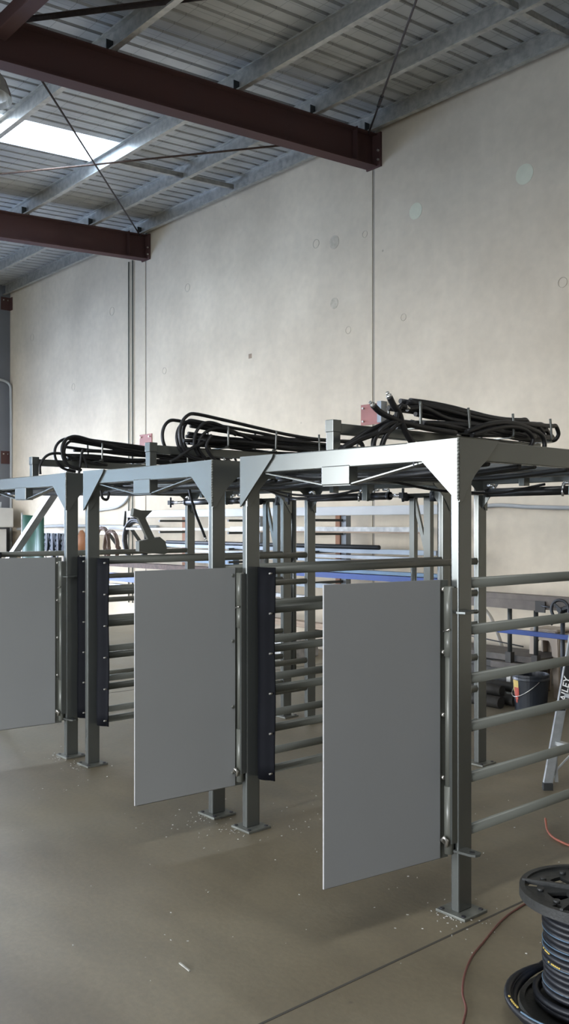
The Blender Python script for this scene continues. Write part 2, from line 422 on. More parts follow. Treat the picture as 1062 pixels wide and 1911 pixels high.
# purlins: cold-formed C sections along the length of the shed
PY = [7.90, 7.02, 5.93, 4.42, 2.92, 1.42]
PLAB = ['galvanised roof purlin running directly along the top of the concrete wall',
        'galvanised roof purlin, the next one in from the concrete wall',
        'galvanised roof purlin crossing beside the low end of the bright skylight',
        'galvanised roof purlin crossing over the upper part of the skylight near the hanging lamp',
        'galvanised roof purlin above the hanging lamp, beyond the brace crossing',
        'galvanised roof purlin farthest from the concrete wall']
for y, lab in zip(PY, PLAB):
    b = MB(); z = rz(y, 6.465); h = .20; w = .065; t = .003; s = SL
    x0, x1 = XL, XR
    def pt(dy, dz): return (y+dy, z+dz+s*dy)
    prof = [(-w, 0), (0, 0), (0, -h), (-w, -h), (-w, -h+.018), (-w+t, -h+.018), (-w+t, -h+t), (-t, -h+t), (-t, -t), (-w+t, -t), (-w+t, -.018), (-w, -.018)]
    # web faces the wall side for outer ones; flanges look toward the room
    b.prism([pt(dy, dz) for dy, dz in [(p[0]+w, p[1]) if False else p for p in prof]], 'x', x0, x1)
    o = b.build('roof_purlin', 'galv'); tag(o, lab, 'purlin', 'galvanised roof purlins')
    # bolts at laps
    for jx in JX if y < 7.5 else ():
        for dx in (.28, -.28, .32, -.32):
            for dz in (-.06, -.14):
                p = pt(.0, dz)
                MB().tube([(jx+dx, p[0]-.001, p[1]), (jx+dx, p[0]+.010, p[1])], .011, 6).build('lap_bolt', 'zinc', o)

# red oxide I-section rafters
def rafter(jx, lab):
    r0 = thing('roof_rafter', (jx, WY, 5.88), lab, 'rafter', 'red roof rafters')
    z1 = 6.262; z0 = 5.875
    Yw = WY-.02; Ye = -8.8
    b = MB()
    def q(y, z): return (y, rz(y, z))
    hw = .085
    b.prism([q(Ye, z0), q(Yw, z0), q(Yw, z0+.014), q(Ye, z0+.014)], 'x', jx-hw, jx+hw)
    b.prism([q(Ye, z1-.014), q(Yw, z1-.014), q(Yw, z1), q(Ye, z1)], 'x', jx-hw, jx+hw)
    b.prism([q(Ye, z0+.014), q(Yw, z0+.014), q(Yw, z1-.014), q(Ye, z1-.014)], 'x', jx-.006, jx+.006)
    b.build('beam', 'red', r0, rel=(jx, WY, 5.88))
    e = MB().box(jx-.10, jx+.14, WY-.026, WY-.001, 5.86, 6.27)
    e.build('end_plate', 'red', r0, rel=(jx, WY, 5.88), bevel=.003)
    # stiffener near the end
    MB().box(jx+.004, jx+.08, WY-.36, WY-.35, 5.88, 6.26).build('stiffener', 'red', r0, rel=(jx, WY, 5.88))
    for dz in (.06, .17): MB().tube([(jx+.11, WY-.05, 5.88+dz), (jx+.11, WY-.024, 5.88+dz)], .014, 6).build('bolt', 'zinc', r0, rel=(jx, WY, 5.88))
    for y in PY:
        c = MB().box(jx+.02, jx+.028, y-.075, y+.045, rz(y, 6.262)-.002, rz(y, 6.38)); c.build('purlin_cleat', 'paint_dark', r0, rel=(jx, WY, 5.88))
    return r0
rafter(JX[0], 'nearer and larger red-brown steel roof rafter crossing the upper picture')
rafter(JX[1], 'farther red-brown steel roof rafter ending above the twin wall conduits')

# bridging channels midway between rafters
def bridging(x, y0, y1, lab):
    b = MB(); 
    b.bar((x, y0, rz(y0, 6.33)), (x, y1, rz(y1, 6.33)), .045, .012)
    b.bar((x+.02, y0, rz(y0, 6.355)), (x+.02, y1, rz(y1, 6.355)), .003, .06)
    o = b.build('bridging_channel', 'galv'); tag(o, lab, 'bridging channel')
bridging(-10.15, 5.93, 7.02, 'short galvanised bridging channel from the skylight end to the next purlin')
bridging(-10.15, 7.02, 7.88, 'short galvanised bridging channel ending at the wall-side purlin')
bridging(-4.85, 5.93, 7.02, 'short galvanised bridging channel at the top right edge of the roof')
bridging(-4.85, 7.02, 7.88, 'short galvanised bridging channel at top right, nearest the concrete wall')

def brace(a, b, m, r, lab, turn=None, flat=False):
    bb = MB()
    if flat: bb.bar(a, b, .05, .006); bb.bar(Vector(a)+Vector((0, 0, -.02)), Vector(b)+Vector((0, 0, -.02)), .006, .04)
    else: bb.tube([a, b], r, 8)
    o = bb.build('roof_brace', m); tag(o, lab, 'roof brace', 'diagonal roof braces')
    if turn:
        p = Vector(a).lerp(Vector(b), turn); d = (Vector(b)-Vector(a)).normalized()
        t = MB()
        for s_ in (-1, 1):
            sd = d.cross(Vector((0, 0, 1))).normalized()*.014*s_
            t.tube([p-d*.12+sd, p+d*.12+sd], .006, 6)
        t.tube([p-d*.14, p-d*.1], .018, 8); t.tube([p+d*.1, p+d*.14], .018, 8)
        t.build('turnbuckle', 'darksteel', o)
ZB = 6.22
brace((-7.62, 3.45, rz(3.45, ZB)), (-12.52, 7.85, rz(7.85, ZB)), 'rod', .011, 'thin dark brace rod hanging in front of the skylight down to the farther rafter end')
brace((-7.66, 7.75, rz(7.75, ZB)), (-12.52, 3.55, rz(3.55, ZB)), 'rust', .013, 'rusty brace rod crossing below the skylight from the nearer rafter')
brace((-7.50, 7.86, rz(7.86, ZB+.03)), (-2.55, 3.95, rz(3.95, ZB+.06)), 'rod', .011, 'dark brace rod with a turnbuckle rising from the nearer rafter end', turn=.14)
brace((-7.62, 3.40, rz(3.4, ZB+.09)), (-2.55, 7.9, rz(7.9, ZB+.13)), 'rod', .012, 'flat reddish brace strap at the top left above the nearer rafter', flat=True)
# red strut running along the shed at top left
o = MB().bar((-7.5, 3.28, rz(3.28, 6.13)), (-2.6, 3.28, rz(3.28, 6.13)), .13, .13).build('roof_strut', 'red', bevel=.01)
tag(o, 'thick red-brown strut rising from the rafter in the top left corner', 'roof strut')

# hanging high-bay lamp at the left edge
LP = (-7.02, 2.93, 4.98)
t = thing('pendant_lamp', LP, 'silver bell-shaped hanging lamp at the left edge below the rafter', 'lamp')
MB().lathe([(.235, 0), (.225, .05), (.19, .14), (.13, .22), (.07, .27), (.066, .27), (.125, .217), (.185, .137), (.22, .047), (.232, 0)], seg=36, closed=True).build('lamp_shade', 'lamp', t)
MB().tube([(0, 0, .26), (0, 0, .46)], .06, 16).build('ballast_housing', 'lamp', t)
MB().tube([(0, 0, .46), (0, 0, rz(2.93, 6.31)-4.98)], .008, 8).build('suspension_rod', 'darksteel', t)
MB().tube([(0, 0, .05), (0, 0, .22)], [.03, .045], 12).build('bulb', 'whitesteel', t)

# ================================================================ wall fittings
def wall_plate(px, py, w, h, lab, m='redplate', X=None):
    p = atY(px, py, WY)
    t = thing('bracket_plate', (p.x, WY, p.z), lab, 'wall plate', 'red plates bolted to the wall')
    MB().box(-w/2, w/2, -.014, -.001, -h/2, h/2).build('plate', m, t, bevel=.002)
    for sx in (-1, 1):
        for sz in (-1, 1):
            MB().tube([(sx*(w/2-.05), -.04, sz*(h/2-.045)), (sx*(w/2-.05), -.012, sz*(h/2-.045))], .013, 6).build('bolt', 'zinc', t)
    return t
t = wall_plate(695, 773, .36, .25, 'red-brown square steel plate bolted over the nearer wall joint')
MB().box(.17, .235, -.10, -.001, -.12, .13).build('angle_stub', 'greysteel', t)
wall_plate(273, 826, .36, .27, 'red-brown square steel plate bolted over the farther wall joint')
for py, lab in ((568, 'upper dark red bracket plate in the far wall corner'), (854, 'lower dark red bracket plate in the far wall corner')):
    z = atY(20, py, WY).z
    t = thing('bracket_plate', (XL, WY, z), lab, 'wall plate', 'red plates bolted to the wall')
    MB().box(0, .012, -.2, 0, -.13, .13).box(0, .12, -.012, 0, -.13, .13).build('plate', 'red', t)
    for dy in (-.15, -.06): MB().tube([(.01, dy, .07), (.03, dy, .07)], .014, 6).build('bolt', 'zinc', t)
def pipe(name, pts, r, m, lab, cat, group=None, clips=()):
    o = MB().tube(smooth_path(pts) if len(pts) > 2 else pts, r, 8).build(name, m); tag(o, lab, cat, group); return o
x1 = -13.10; x2 = -12.98
pipe('wall_conduit', [(x1, WY-.02, 0.3), (x1, WY-.02, 5.95)], .011, 'darkconduit', 'thin dark vertical wall conduit, the left one of the pair beside the far joint', 'conduit')
pipe('wall_conduit', [(x2, WY-.02, 0.3), (x2, WY-.02, 5.95)], .012, 'darkconduit', 'thin dark vertical wall conduit, the right one of the pair beside the far joint', 'conduit')
pipe('wall_conduit', [(XL+.10, WY-.03, 0.3), (XL+.10, WY-.03, 4.2), (XL+.10, WY-.05, 4.42), (XL+.06, WY-.14, 4.5), (XL+.03, WY-.5, 4.52), (XL+.03, 5.0, 4.52)], .03, 'conduit', 'grey conduit climbing the far corner and bending along the end wall', 'conduit')
zc = atY(150, 983, WY).z
pipe('wall_conduit', [(-17.3, WY-.03, zc-.05), (-16.8, WY-.03, zc-.05), (-16.2, WY-.03, zc), (-12.2, WY-.03, zc)], .03, 'conduit', 'grey conduit running level along the wall above the hanging tools', 'conduit')
pts = [atY(243, 880, WY-.03), atY(246, 905, WY-.03), atY(238, 930, WY-.03), atY(222, 945, WY-.03), atY(195, 951, WY-.03), atY(165, 955, WY-.03)]
pipe('flexible_conduit', pts, .022, 'whitesteel', 'white flexible conduit curving down the wall behind the middle frame', 'conduit')
# sagging grey cable along the right wall
pipe('wall_cable', [atY(890, 946, WY-.03), atY(930, 943, WY-.03), atY(985, 946, WY-.03), atY(1062, 948, WY-.03), atY(1130, 949, WY-.03)], .022, 'conduit', 'grey cable running level across the wall right of the nearest frame', 'cable')
# switch box on end wall
p = atX(6, 970, XL+.02)
t = thing('switch_box', (XL+.3, WY-.35, p.z-.15), 'pale switch box mounted at the far left corner', 'switch box')
MB().box(-.3, .42, -.2, .1, 0, .38).build('housing', 'box', t, bevel=.02)
MB().box(-.05, .05, -.23, -.2, .16, .32).build('switch_handle', 'darksteel', t)
MB().tube([(.22, -.22, .10), (.22, -.2, .10)], .03, 10).build('button', 'darksteel', t)
for dx in (.02, .14): MB().tube([(dx, -.05, .38), (dx, -.05, .50)], .02, 8).build('gland', 'conduit', t)
o = MB().box(XL+.02, XL+.60, WY-.62, WY-.35, 0, 1.5).build('steel_locker', 'box'); tag(o, 'beige locker standing below the switch box in the far corner', 'locker')

# ================================================================ the frames
PT = 'paint'
HZ = [1.352, 1.142, .932, .715, .505, .285]
def frame(X0, label, near=False, doors={'right': (R(-7.8), -.066, -.013), 'left': (R(-4.0), -1.441, -.005)}, flaps=('left',), Y0=2.975):
    T = thing('stall_frame', (X0, Y0, 0), label, 'steel frame', 'grey steel stall frames standing in a row')
    W = 1.42; D = 2.06; H = 1.95
    px = {'right': (-.04, 0), 'left': (-W, -W+.04)}
    for side in ('right', 'left'):
        for y0 in (0, D-.09):
            a, b = px[side]
            p = MB().box(a, b, y0, y0+.09, .01, H-.004).build('post', PT, T, bevel=.007)
            cx = (a+b)/2
            q = MB().box(cx-.075, cx+.075, y0-.03, y0+.12, 0, .012).build('base_plate', 'plate', p, bevel=.002)
            for sx in (-.055, .055):
                for sy in (-.012, .102):
                    MB().tube([(cx+sx, y0+sy, .012), (cx+sx, y0+sy, .016)], .010, 8).build('anchor_hole', 'darkbolt', p)
    # head beams
    MB().box(-W, 0, 0, .05, 1.862, H).build('front_beam', PT, T, bevel=.005)
    MB().box(-W, 0, D-.05, D, 1.862, H).build('back_beam', PT, T, bevel=.005)
    MB().box(-.04, 0, .05, D-.05, 1.862, H).build('side_beam', PT, T, bevel=.005)
    MB().box(-W, -W+.04, .05, D-.05, 1.862, H).build('side_beam', PT, T, bevel=.005)
    for yy in (.36, 1.1, 1.6):
        MB().box(-W+.04, -.04, yy, yy+.09, 1.875, H-.005).build('cross_beam', 'paint_dark', T, bevel=.005)  # darker paint puts the shade under the frame head into the beam colour
    # corner gussets, front face and side faces
    def gus(poly, ax, a, b): return MB().prism(poly, ax, a, b).build('gusset', PT, T, bevel=.001)
    z = H+.002
    g = gus([(0.004, z), (-.27, z-.004), (-.262, z-.02), (-.005, 1.695), (.004, 1.695)], 'y', -.008, -.001)
    gus([(-W-.003, z), (-W+.265, z), (-W+.255, z-.02), (-W+.012, 1.70), (-W-.003, 1.69)], 'y', -.012, -.001)
    arc = [(0, z), (.27, z), (.2, 1.874)]+[(.2-.19*math.sin(t*math.pi/2)**1.0*.98+0*t, 1.874-.18*t-.0*t) for t in (.25, .5, .75)]+[(.0, 1.692)]
    sg = [(0, z), (.27, z), (.185, 1.868), (.15, 1.845), (.10, 1.80), (.055, 1.745), (.02, 1.692), (0, 1.69)]
    gus(sg, 'x', .001, .006)
    gus([(D-a, b) for a, b in sg][::-1], 'x', .001, .006)
    gus([(a, b) for a, b in sg], 'x', -W+.041, -W+.046)
    gus([(D-a, b) for a, b in sg][::-1], 'x', -W+.041, -W+.046)
    gus([(-.04, 1.865), (-.17, 1.865), (-.04, 1.70)], 'y', D-.05, D-.044)
    gus([(-W+.04, 1.865), (-W+.17, 1.865), (-W+.04, 1.70)], 'y', D-.05, D-.044)
    w = MB(); zz = 1.70
    while zz < 1.945:
        w.tube([(.003, -.004, zz), (.003+rnd.uniform(-.001, .001), -.004, zz+.016)], .0055, 6); zz += .014
    w.build('weld_bead', 'plate', T)
    for sx in (-.20, -W+.10):
        pass
    MB().prism([(-.235, 1.866), (-.228, 1.866), (-.228, 1.846), (-.235, 1.846)], 'y', -.0095, -.0085).build('slot', 'darkbolt', T)
    # hanging bracket box and its tie strips
    MB().box(-.81, -.625, -.004, .055, 1.783, 1.872).build('bracket_box', PT, T, bevel=.004)
    MB().bar((-1.235, .03, 1.858), (-.805, .03, 1.785), .05, .006).bar((-.63, .03, 1.785), (-.19, .03, 1.863), .05, .006).box(-.81, -.625, .005, .055, 1.779, 1.785).build('tie_strip', PT, T)
    # side rails (rounded tube)
    zr = [1.355, 1.16, .957, .757, .546, .33] if near else HZ
    for zc_ in zr:
        MB().tube([(-.02, .085, zc_), (-.02, D-.085, zc_)], .017, 14, r2=.0225).build('rail', 'rail', T)
    for zc_ in HZ:
        MB().tube([(-W+.02, .085, zc_), (-W+.02, D-.085, zc_)], .017, 14, r2=.0225).build('rail', 'rail', T)
    for k_, (yy, zz_) in enumerate(((.20, 1.838), (.27, 1.850), (.50, 1.845), (.62, 1.853), (.9, 1.85))):
        MB().tube(smooth_path([(-W+.05, yy, zz_+.012), (-.9, yy+.02, zz_-.004), (-.5, yy+.03, zz_-.012), (-.05, yy, zz_+.012)]), .013, 8).build('hydraulic_line', 'barrel', T)
    # spine rail on top with hose pins
    sx = -.965
    MB().box(sx-.026, sx+.026, .20, .252, 1.945, 2.105).box(sx-.029, sx+.029, .196, .256, 2.062, 2.124).build('spine_post', PT, T, bevel=.003)
    MB().box(sx-.026, sx+.026, D-.08, D-.03, 1.945, 2.06).build('spine_post', PT, T, bevel=.003)
    MB().box(sx-.024, sx+.024, .25, D-.03, 2.055, 2.108).build('spine_rail', PT, T, bevel=.004)
    for i, yy in enumerate((.76, 1.18, 1.60, 2.0)):
        for s_ in (-1, 1):
            xx = sx+s_*.115
            b = MB(); b.bar((sx, yy, 2.112), (xx, yy, 2.112), .03, .006)
            lean = rnd.uniform(-.008, .012)
            b.tube(smooth_path([(xx-s_*.03, yy, 2.118), (xx, yy, 2.125), (xx+.002, yy, 2.15), (xx+lean, yy, 2.255)], 4), .0075, 8)
            b.build('hose_pin', PT, T)
    # hydraulic cylinders on the back cross member
    yc = D-.23; zc_ = 1.80
    def cyl(xa, xb, xr, rr=.027):
        c = MB().tube([(xa, yc, zc_), (xb, yc, zc_)], rr, 20).build('hydraulic_cylinder', 'barrel', T)
        MB().tube([(xb, yc, zc_), (xr, yc, zc_)], .0135, 12).build('piston_rod', 'chrome', c)
        e = .02 if xb > xa else -.02
        MB().tube([(xb, yc, zc_), (xb-e*1.2, yc, zc_)], rr*1.08, 20).build('gland_nut', 'barrel', c)
        f = MB()
        f.box(xr-.02, xr+.02, yc-.022, yc+.022, zc_-.02, zc_+.02)
        f.tube([(xr, yc, zc_-.045), (xr, yc, zc_+.05)], .009, 8)
        f.build('clevis', 'darksteel', c)
        for k, xq in enumerate((xa+(xb-xa)*.06, xa+(xb-xa)*.9)):
            MB().tube([(xq, yc, zc_+rr*.7), (xq, yc, zc_+.045)], .011, 8).tube([(xq, yc, zc_+.045), (xq+(.05 if k == 0 else -.05), yc, zc_+.045)], .011, 8).build('port_fitting', 'fitting', c)
        MB().box(xa-.05, xa, yc-.012, yc+.012, zc_-.012, zc_+.012).tube([(xa-.03, yc-.02, zc_-.035), (xa-.03, yc-.02, zc_+.03)], .008, 8).build('clevis', 'fitting', c)
    cyl(-.62, -1.21, -1.45)
    cyl(-.53, -.36, -.24)
    MB().box(-.60, -.55, yc-.04, yc+.04, 1.77, 1.94).build('cylinder_mount', PT, T, bevel=.003)
    MB().box(-.95, -.91, yc-.03, yc+.03, 1.835, 1.94).build('cylinder_mount', PT, T, bevel=.003)
    # sliding rear gate leaf
    ys = D+.02
    g = MB()
    g.box(-.40, -.355, ys, ys+.04, 1.33, 1.80).box(-.265, -.205, ys, ys+.04, 1.10, 1.80)
    g.box(-.43, -.10, ys, ys+.04, 1.79, 1.822)
    g.bar((-.37, ys+.02, 1.80), (-.235, ys+.02, 1.33), .02, .028)
    g.tube([(-.02, ys+.02, .38), (-.02, ys+.02, 1.80)], .024, 12)
    g.tube([(-.13, ys+.02, .38), (-.13, ys+.02, 1.80)], .02, 12)
    for q in (1.33, 1.12, .90, .68, .47): g.tube([(-.375, ys+.02, q), (-.02, ys+.02, q)], .018, 10)
    g.tube([(-.375, ys+.02, .38), (-.375, ys+.02, 1.35)], .022, 12)
    g.build('rear_gate', PT, T)
    MB().box(-.11, .0, ys-.01, ys+.05, 1.30, 1.345).tube([(-.06, ys-.02, 1.24), (-.06, ys-.02, 1.36)], .012, 8).build('gate_roller', 'darksteel', T)
    # roller head next to the gate
    MB().tube([(-.13, ys-.05, 1.76), (-.13, ys-.05, 1.83)], .03, 14).build('gate_pulley', 'darksteel', T)
    MB().tube([(-.44, ys-.02, 1.795), (-.40, ys-.02, 1.795)], .028, 12).build('gate_pulley', 'darksteel', T)

    # hinged doors standing open toward the camera
    def door(side, ang, hx, hy):
        d = bpy.data.objects.new('door_leaf', None); COL.objects.link(d); d.parent = T; d.location = (hx, hy, 0); d.rotation_euler = (0, 0, ang)
        # local: leaf runs along -y, camera side is +x
        zb = .232; zt = 1.372
        MB().box(-.002, .004, -.60, .020, zb-.005, zt-.002).build('backing_plate', 'rail', d)
        MB().box(.0045, .012, -.615, -.030, zb, zt).build('sheet', 'panel', d, bevel=.001)
        MB().box(.0045, .0118, -.6165, -.6150, zb, zt).build('sheet_edge', 'panel_edge', d)
        n = 5 if side == 'right' else 4
        for k in range(n):
            zz_ = zb+.07+k*(zt-zb-.11)/(n-1)
            yb = -.012 if side == 'right' else -.045
            MB().tube([(.004, yb, zz_), (.010, yb, zz_), (.016, yb, zz_), (.018, yb, zz_)], [.010, .010, .009, .006], 10).build('bolt', 'zinc' if side == 'right' else 'plate', d)
        return d
    hinge_x = {'right': -.031, 'left': -W+.012}
    def hinge(side):
        hx = hinge_x[side]; hy = -.022
        b = MB()
        b.tube([(hx, hy, .255), (hx, hy, .53)], .0195, 16); b.tube([(hx, hy, .53), (hx, hy, 1.06)], .0155, 16)
        b.tube([(hx, hy, 1.06), (hx, hy, 1.165)], .0195, 16); b.tube([(hx, hy, 1.168), (hx, hy, 1.345)], .021, 16)
        b.build('hinge_tube', 'rail', T)
        s_ = 1 if side == 'right' else 1
        MB().box(hx+.012, hx+.026, hy-.012, hy+.02, .30, 1.34).build('hinge_strip', PT, T)
        MB().tube([(hx-.005, hy-.02, .30), (hx-.008, hy-.035, .315), (hx+.006, hy-.04, .33), (hx+.014, hy-.03, .315), (hx+.01, hy-.03, .29)], .007, 8).build('split_pin', 'zinc', T)
        MB().tube([(hx-.012, hy-.02, 1.162), (hx+.02, hy-.022, 1.172)], .004, 6).build('hinge_pin', 'zinc', T)
    for k_, v_ in doors.items(): door(k_, *v_); hinge(k_)
    # catch lugs on right post
    MB().prism([(-.005, -.02), (.012, -.03), (.05, -.02), (.055, .03), (-.005, .035)], 'z', 1.236, 1.246).tube([(.01, .0, 1.24), (.03, .085, 1.24)], .009, 8).build('catch_lug', PT, T, bevel=.001)
    L = MB().prism([(-.02, -.02), (.065, -.01), (.085, .0), (.09, .025), (.08, .045), (-.02, .05)], 'z', .262, .272).build('lug', PT, T, bevel=.001)
    MB().tube([(.055, .018, .2715), (.055, .018, .2728)], .011, 12).build('lug_hole', 'darkbolt', L)
    # black rubber flap beside a post
    def flap(xa, xb, y, name='rubber_flap'):
        n = 10; zt = 1.375; zb = .272; vs = []; fs = []; rows = 14
        for j in range(rows+1):
            zz_ = zb+(zt-zb)*j/rows
            for i in range(n+1):
                u = i/n
                x = xa+(xb-xa)*u
                yy = y-.035*math.sin(math.pi*min(1, u*1.15))*(1 if u < .87 else .6)+.002*math.sin(zz_*9+u*2)
                x += .0018*math.sin(zz_*11)*u
                vs.append((x, yy, zz_))
        for j in range(rows):
            for i in range(n):
                a = j*(n+1)+i; fs.append((a, a+1, a+n+2, a+n+1))
        f = MB().add(vs, fs, True).build(name, 'rubber', T)
        md = f.modifiers.new('t', 'SOLIDIFY'); md.thickness = .006
        for k in range(6):
            zz_ = zt-.03-k*(zt-zb-.07)/5
            MB().tube([(xb-.008, y-.028, zz_), (xb-.008, y-.010, zz_)], [.005, .006], 8).build('flap_bolt', 'zinc', f)
    if 'left' in flaps: flap(-W+.04, -W+.175, .075)
    if 'right' in flaps: flap(.0, .112, .095)
    return T

F1 = frame(-2.335, 'nearest grey steel stall frame with two light grey doors standing open', near=True)
F2 = frame(-4.015, 'middle grey steel stall frame, without doors, behind the nearest frame', doors={}, flaps=('left',))
F3 = frame(-5.690, 'farthest grey steel stall frame, with one light grey door at the left edge', doors={'right': (R(-5.), -.085, -.015)}, flaps=('left', 'right'))
# counterweight lever resting on the rail of the far frame
lv = MB()
a = Vector((-.02, .58, 1.41))
lv.prism([(.58, 1.40), (.80, 1.375), (.83, 1.385), (.81, 1.47), (.76, 1.505), (.58, 1.475)], 'x', -.05, .0)
lv.bar((-.025, .70, 1.48), (-.025, .60, 1.66), .03, .055)
lv.prism([(.53, 1.66), (.62, 1.63), (.70, 1.70), (.60, 1.70), (.54, 1.715)], 'x', -.045, -.005)
lv.build('counterweight_lever', 'rail', F3, bevel=.003)

# ================================================================ hoses on the frames
def hose(pts, r, lab, group, n=8, name='hydraulic_hose', m='hose', fit=None):
    pp = smooth_path(pts, n)
    o = MB().tube(pp, r, 8).build(name, m); tag(o, lab, 'hose', group)
    for e in (fit or []):
        a, b = (pp[0], pp[2]) if e == 0 else (pp[-1], pp[-3])
        d = (Vector(a)-Vector(b)).normalized(); a = Vector(a)
        f = MB().tube([a-d*.03, a], r*.8, 8).tube([a, a+d*.012], r*.95, 6).tube([a+d*.012, a+d*.03], r*.55, 8)
        f.build('hose_fitting', 'fitting', o)
    return o
def bundle(X0, label, group, n=8, seed=1, big=0., rad=.0115, top=0., fwd=0.):
    rg = random.Random(seed); sx = X0-.965; Y0 = 2.975
    for k in range(n):
        ya = Y0+fwd+rg.uniform(.50, .72)-(big if k < 4 else 0); yb = Y0+rg.uniform(1.75, 2.16)
        zl = 2.125+rg.uniform(0, .025); zh = zl+rg.uniform(.035, .085)+top
        xa = sx+rg.uniform(-.085, .085); xb = sx+rg.uniform(-.085, .085)
        eh = .05+rg.uniform(0, .09)
        ex = rg.uniform(.0, .09)
        L = yb-ya; ph = rg.uniform(0, 6)
        P = []
        for j in range(7):
            u = j/6; P.append((xa+.02*math.sin(ph+u*5), ya+L*u, zl+.012*math.sin(ph+u*7)+.004*k*.3))
        P += [(xa*.5+xb*.5, yb+eh*.9, zl+.01), (xb, yb+eh*1.1, (zl+zh)/2), (xb, yb+eh*.6, zh+.005)]
        lift = .09 if (big and k < 4) else .02
        for j in range(7):
            u = 1-j/6; P.append((xb+.02*math.sin(ph+u*4), ya+L*u, zh+.012*math.cos(ph+u*6)+(lift+top)*(1-u)**2))
        if k < 4 and big:
            zt_ = P[-1][2]; zb_ = 2.03+.012*k
            for q_ in range(1, 8):
                a_ = math.pi*q_/8; P.append((xb+.004*q_, ya-(.13-.015*k)*math.sin(a_), (zt_+zb_)/2+(zt_-zb_)/2*math.cos(a_)))
            P.append((xb+.04, ya+.04, zb_-.01))
        hose(P, rad, label, group, 5)
bundle(-2.335, 'black hydraulic hose among those heaped on top of the nearest frame', 'hoses heaped on the nearest frame', 10, 3, 0., .0138, .012, .17)
bundle(-4.015, 'black hydraulic hose among those heaped on top of the middle frame', 'hoses heaped on the middle frame', 8, 5, .12)
bundle(-5.690, 'black hydraulic hose among those heaped on top of the farthest frame', 'hoses heaped on the farthest frame', 7, 9, .08)
# individual hoses at the front end of the nearest heap
XA = -3.16
def px(*l, X=XA): return [atX(a, b, X) for a, b in l]
hose(px((727, 741), (735, 757), (745, 772), (752, 795), (765, 820), (790, 850)), .0165, 'black hose with a silver fitting pointing highest above the nearest frame', None, fit=[0])
hose(px((697, 757), (708, 768), (722, 776), (745, 786), (800, 800), (850, 808)), .016, 'black hose with a silver fitting pointing left in front of the red wall plate', None, fit=[0])
hose(px((757, 760), (748, 758), (742, 768), (738, 790), (732, 800), (700, 810), (668, 822), (640, 838)), .014, 'black hose with a curled end hanging left across the spine rail of the nearest frame', None, fit=[0])
hose(px((742, 785), (725, 792), (708, 805), (698, 822), (697, 845)), .014, 'black hose drooping in an arc beside the nearest spine rail, left one of two', None)
hose(px((752, 786), (735, 796), (722, 810), (714, 828), (710, 848)), .014, 'black hose drooping in an arc beside the nearest spine rail, right one of two', None)
hose(px((740, 776), (715, 792), (685, 806), (660, 822), (635, 840), X=-3.2), .014, 'black hose slanting down left beneath the silver fittings', None)
hose(px((760, 763), (790, 762), (830, 780), (880, 790), (930, 800), X=-3.25), .016, 'black hose arching highest over the heap on the nearest frame', None)
hose(px((870, 806), (910, 792), (950, 789), (990, 800), (1013, 815), (1016, 835), (1000, 850)), .014, 'black hose looping over the right end of the nearest frame', None)
hose(px((880, 812), (920, 800), (960, 796), (985, 805), (995, 820), (985, 838), (960, 836)), .014, 'black hose forming the inner right end loop on the nearest frame', None)
hose(px((925, 845), (940, 858), (957, 864), (975, 858), (985, 846), X=-3.2), .010, 'black hose loop hanging just below the side beam of the nearest frame', None)
hose(px((965, 850), (978, 866), (994, 871), (1008, 862), (1012, 850), X=-3.2), .010, 'larger black hose loop hanging below the side beam of the nearest frame', None)
# middle frame front loops
hose(px((440, 812), (410, 793), (385, 789), (368, 803), (362, 830), (372, 852), X=-4.9), .011, 'black hose forming the tall rounded loop over the middle frame', None)
hose(px((470, 822), (430, 803), (400, 800), (378, 812), (370, 835), (385, 858), X=-4.9), .011, 'black hose forming the second rounded loop over the middle frame', None)
hose(px((395, 812), (385, 830), (392, 848), (405, 862), X=-4.88), .012, 'short black hose hanging down in front of the middle hose heap', None)
hose(px((380, 826), (355, 838), (335, 852), (318, 862), X=-4.88), .011, 'black hose slanting down left in front of the middle hose heap', None)
# far frame front loops
hose(px((200, 868), (160, 862), (110, 846), (88, 850), (75, 868), (75, 885), X=-6.6), .011, 'black hose forming the wide loop over the far frame', None)
hose(px((155, 838), (152, 850), (150, 866), (147, 885), X=-6.58), .011, 'black hose hanging straight down over the far frame', None)
hose(px((152, 845), (158, 858), (164, 873), X=-6.56), .009, 'thin black hose end hanging at the corner of the far frame', None)
# thin hoses dipping under the front beam to the cylinders
hose([(-3.62, 3.9, 1.86), (-3.5, 4.3, 1.80), (-3.3, 4.6, 1.79), (-3.1, 4.78, 1.84)], .008, 'thin black hose dipping under the head of the nearest frame toward its cylinder', None)
for i, (xx, lab) in enumerate(((-5.0, 'thin black hose sagging below the middle frame head, upper of two'), (-5.05, 'thin black hose sagging below the middle frame head, lower of two'))):
    hose([(xx-.42, 4.55, 1.87), (xx-.2, 4.62, 1.825-.02*i), (xx+.1, 4.7, 1.815-.02*i), (xx+.36, 4.76, 1.845)], .008, lab, None)
hose(px((352, 905), (357, 930), (366, 960), (376, 985), (383, 1003), X=-5.0), .009, 'black hose end with a silver tip hanging inside the middle frame', None, fit=[1])
hose(px((188, 915), (192, 930), (200, 932), (204, 918), X=-5.28), .009, 'small black hose loop hanging under the middle frame corner', None)

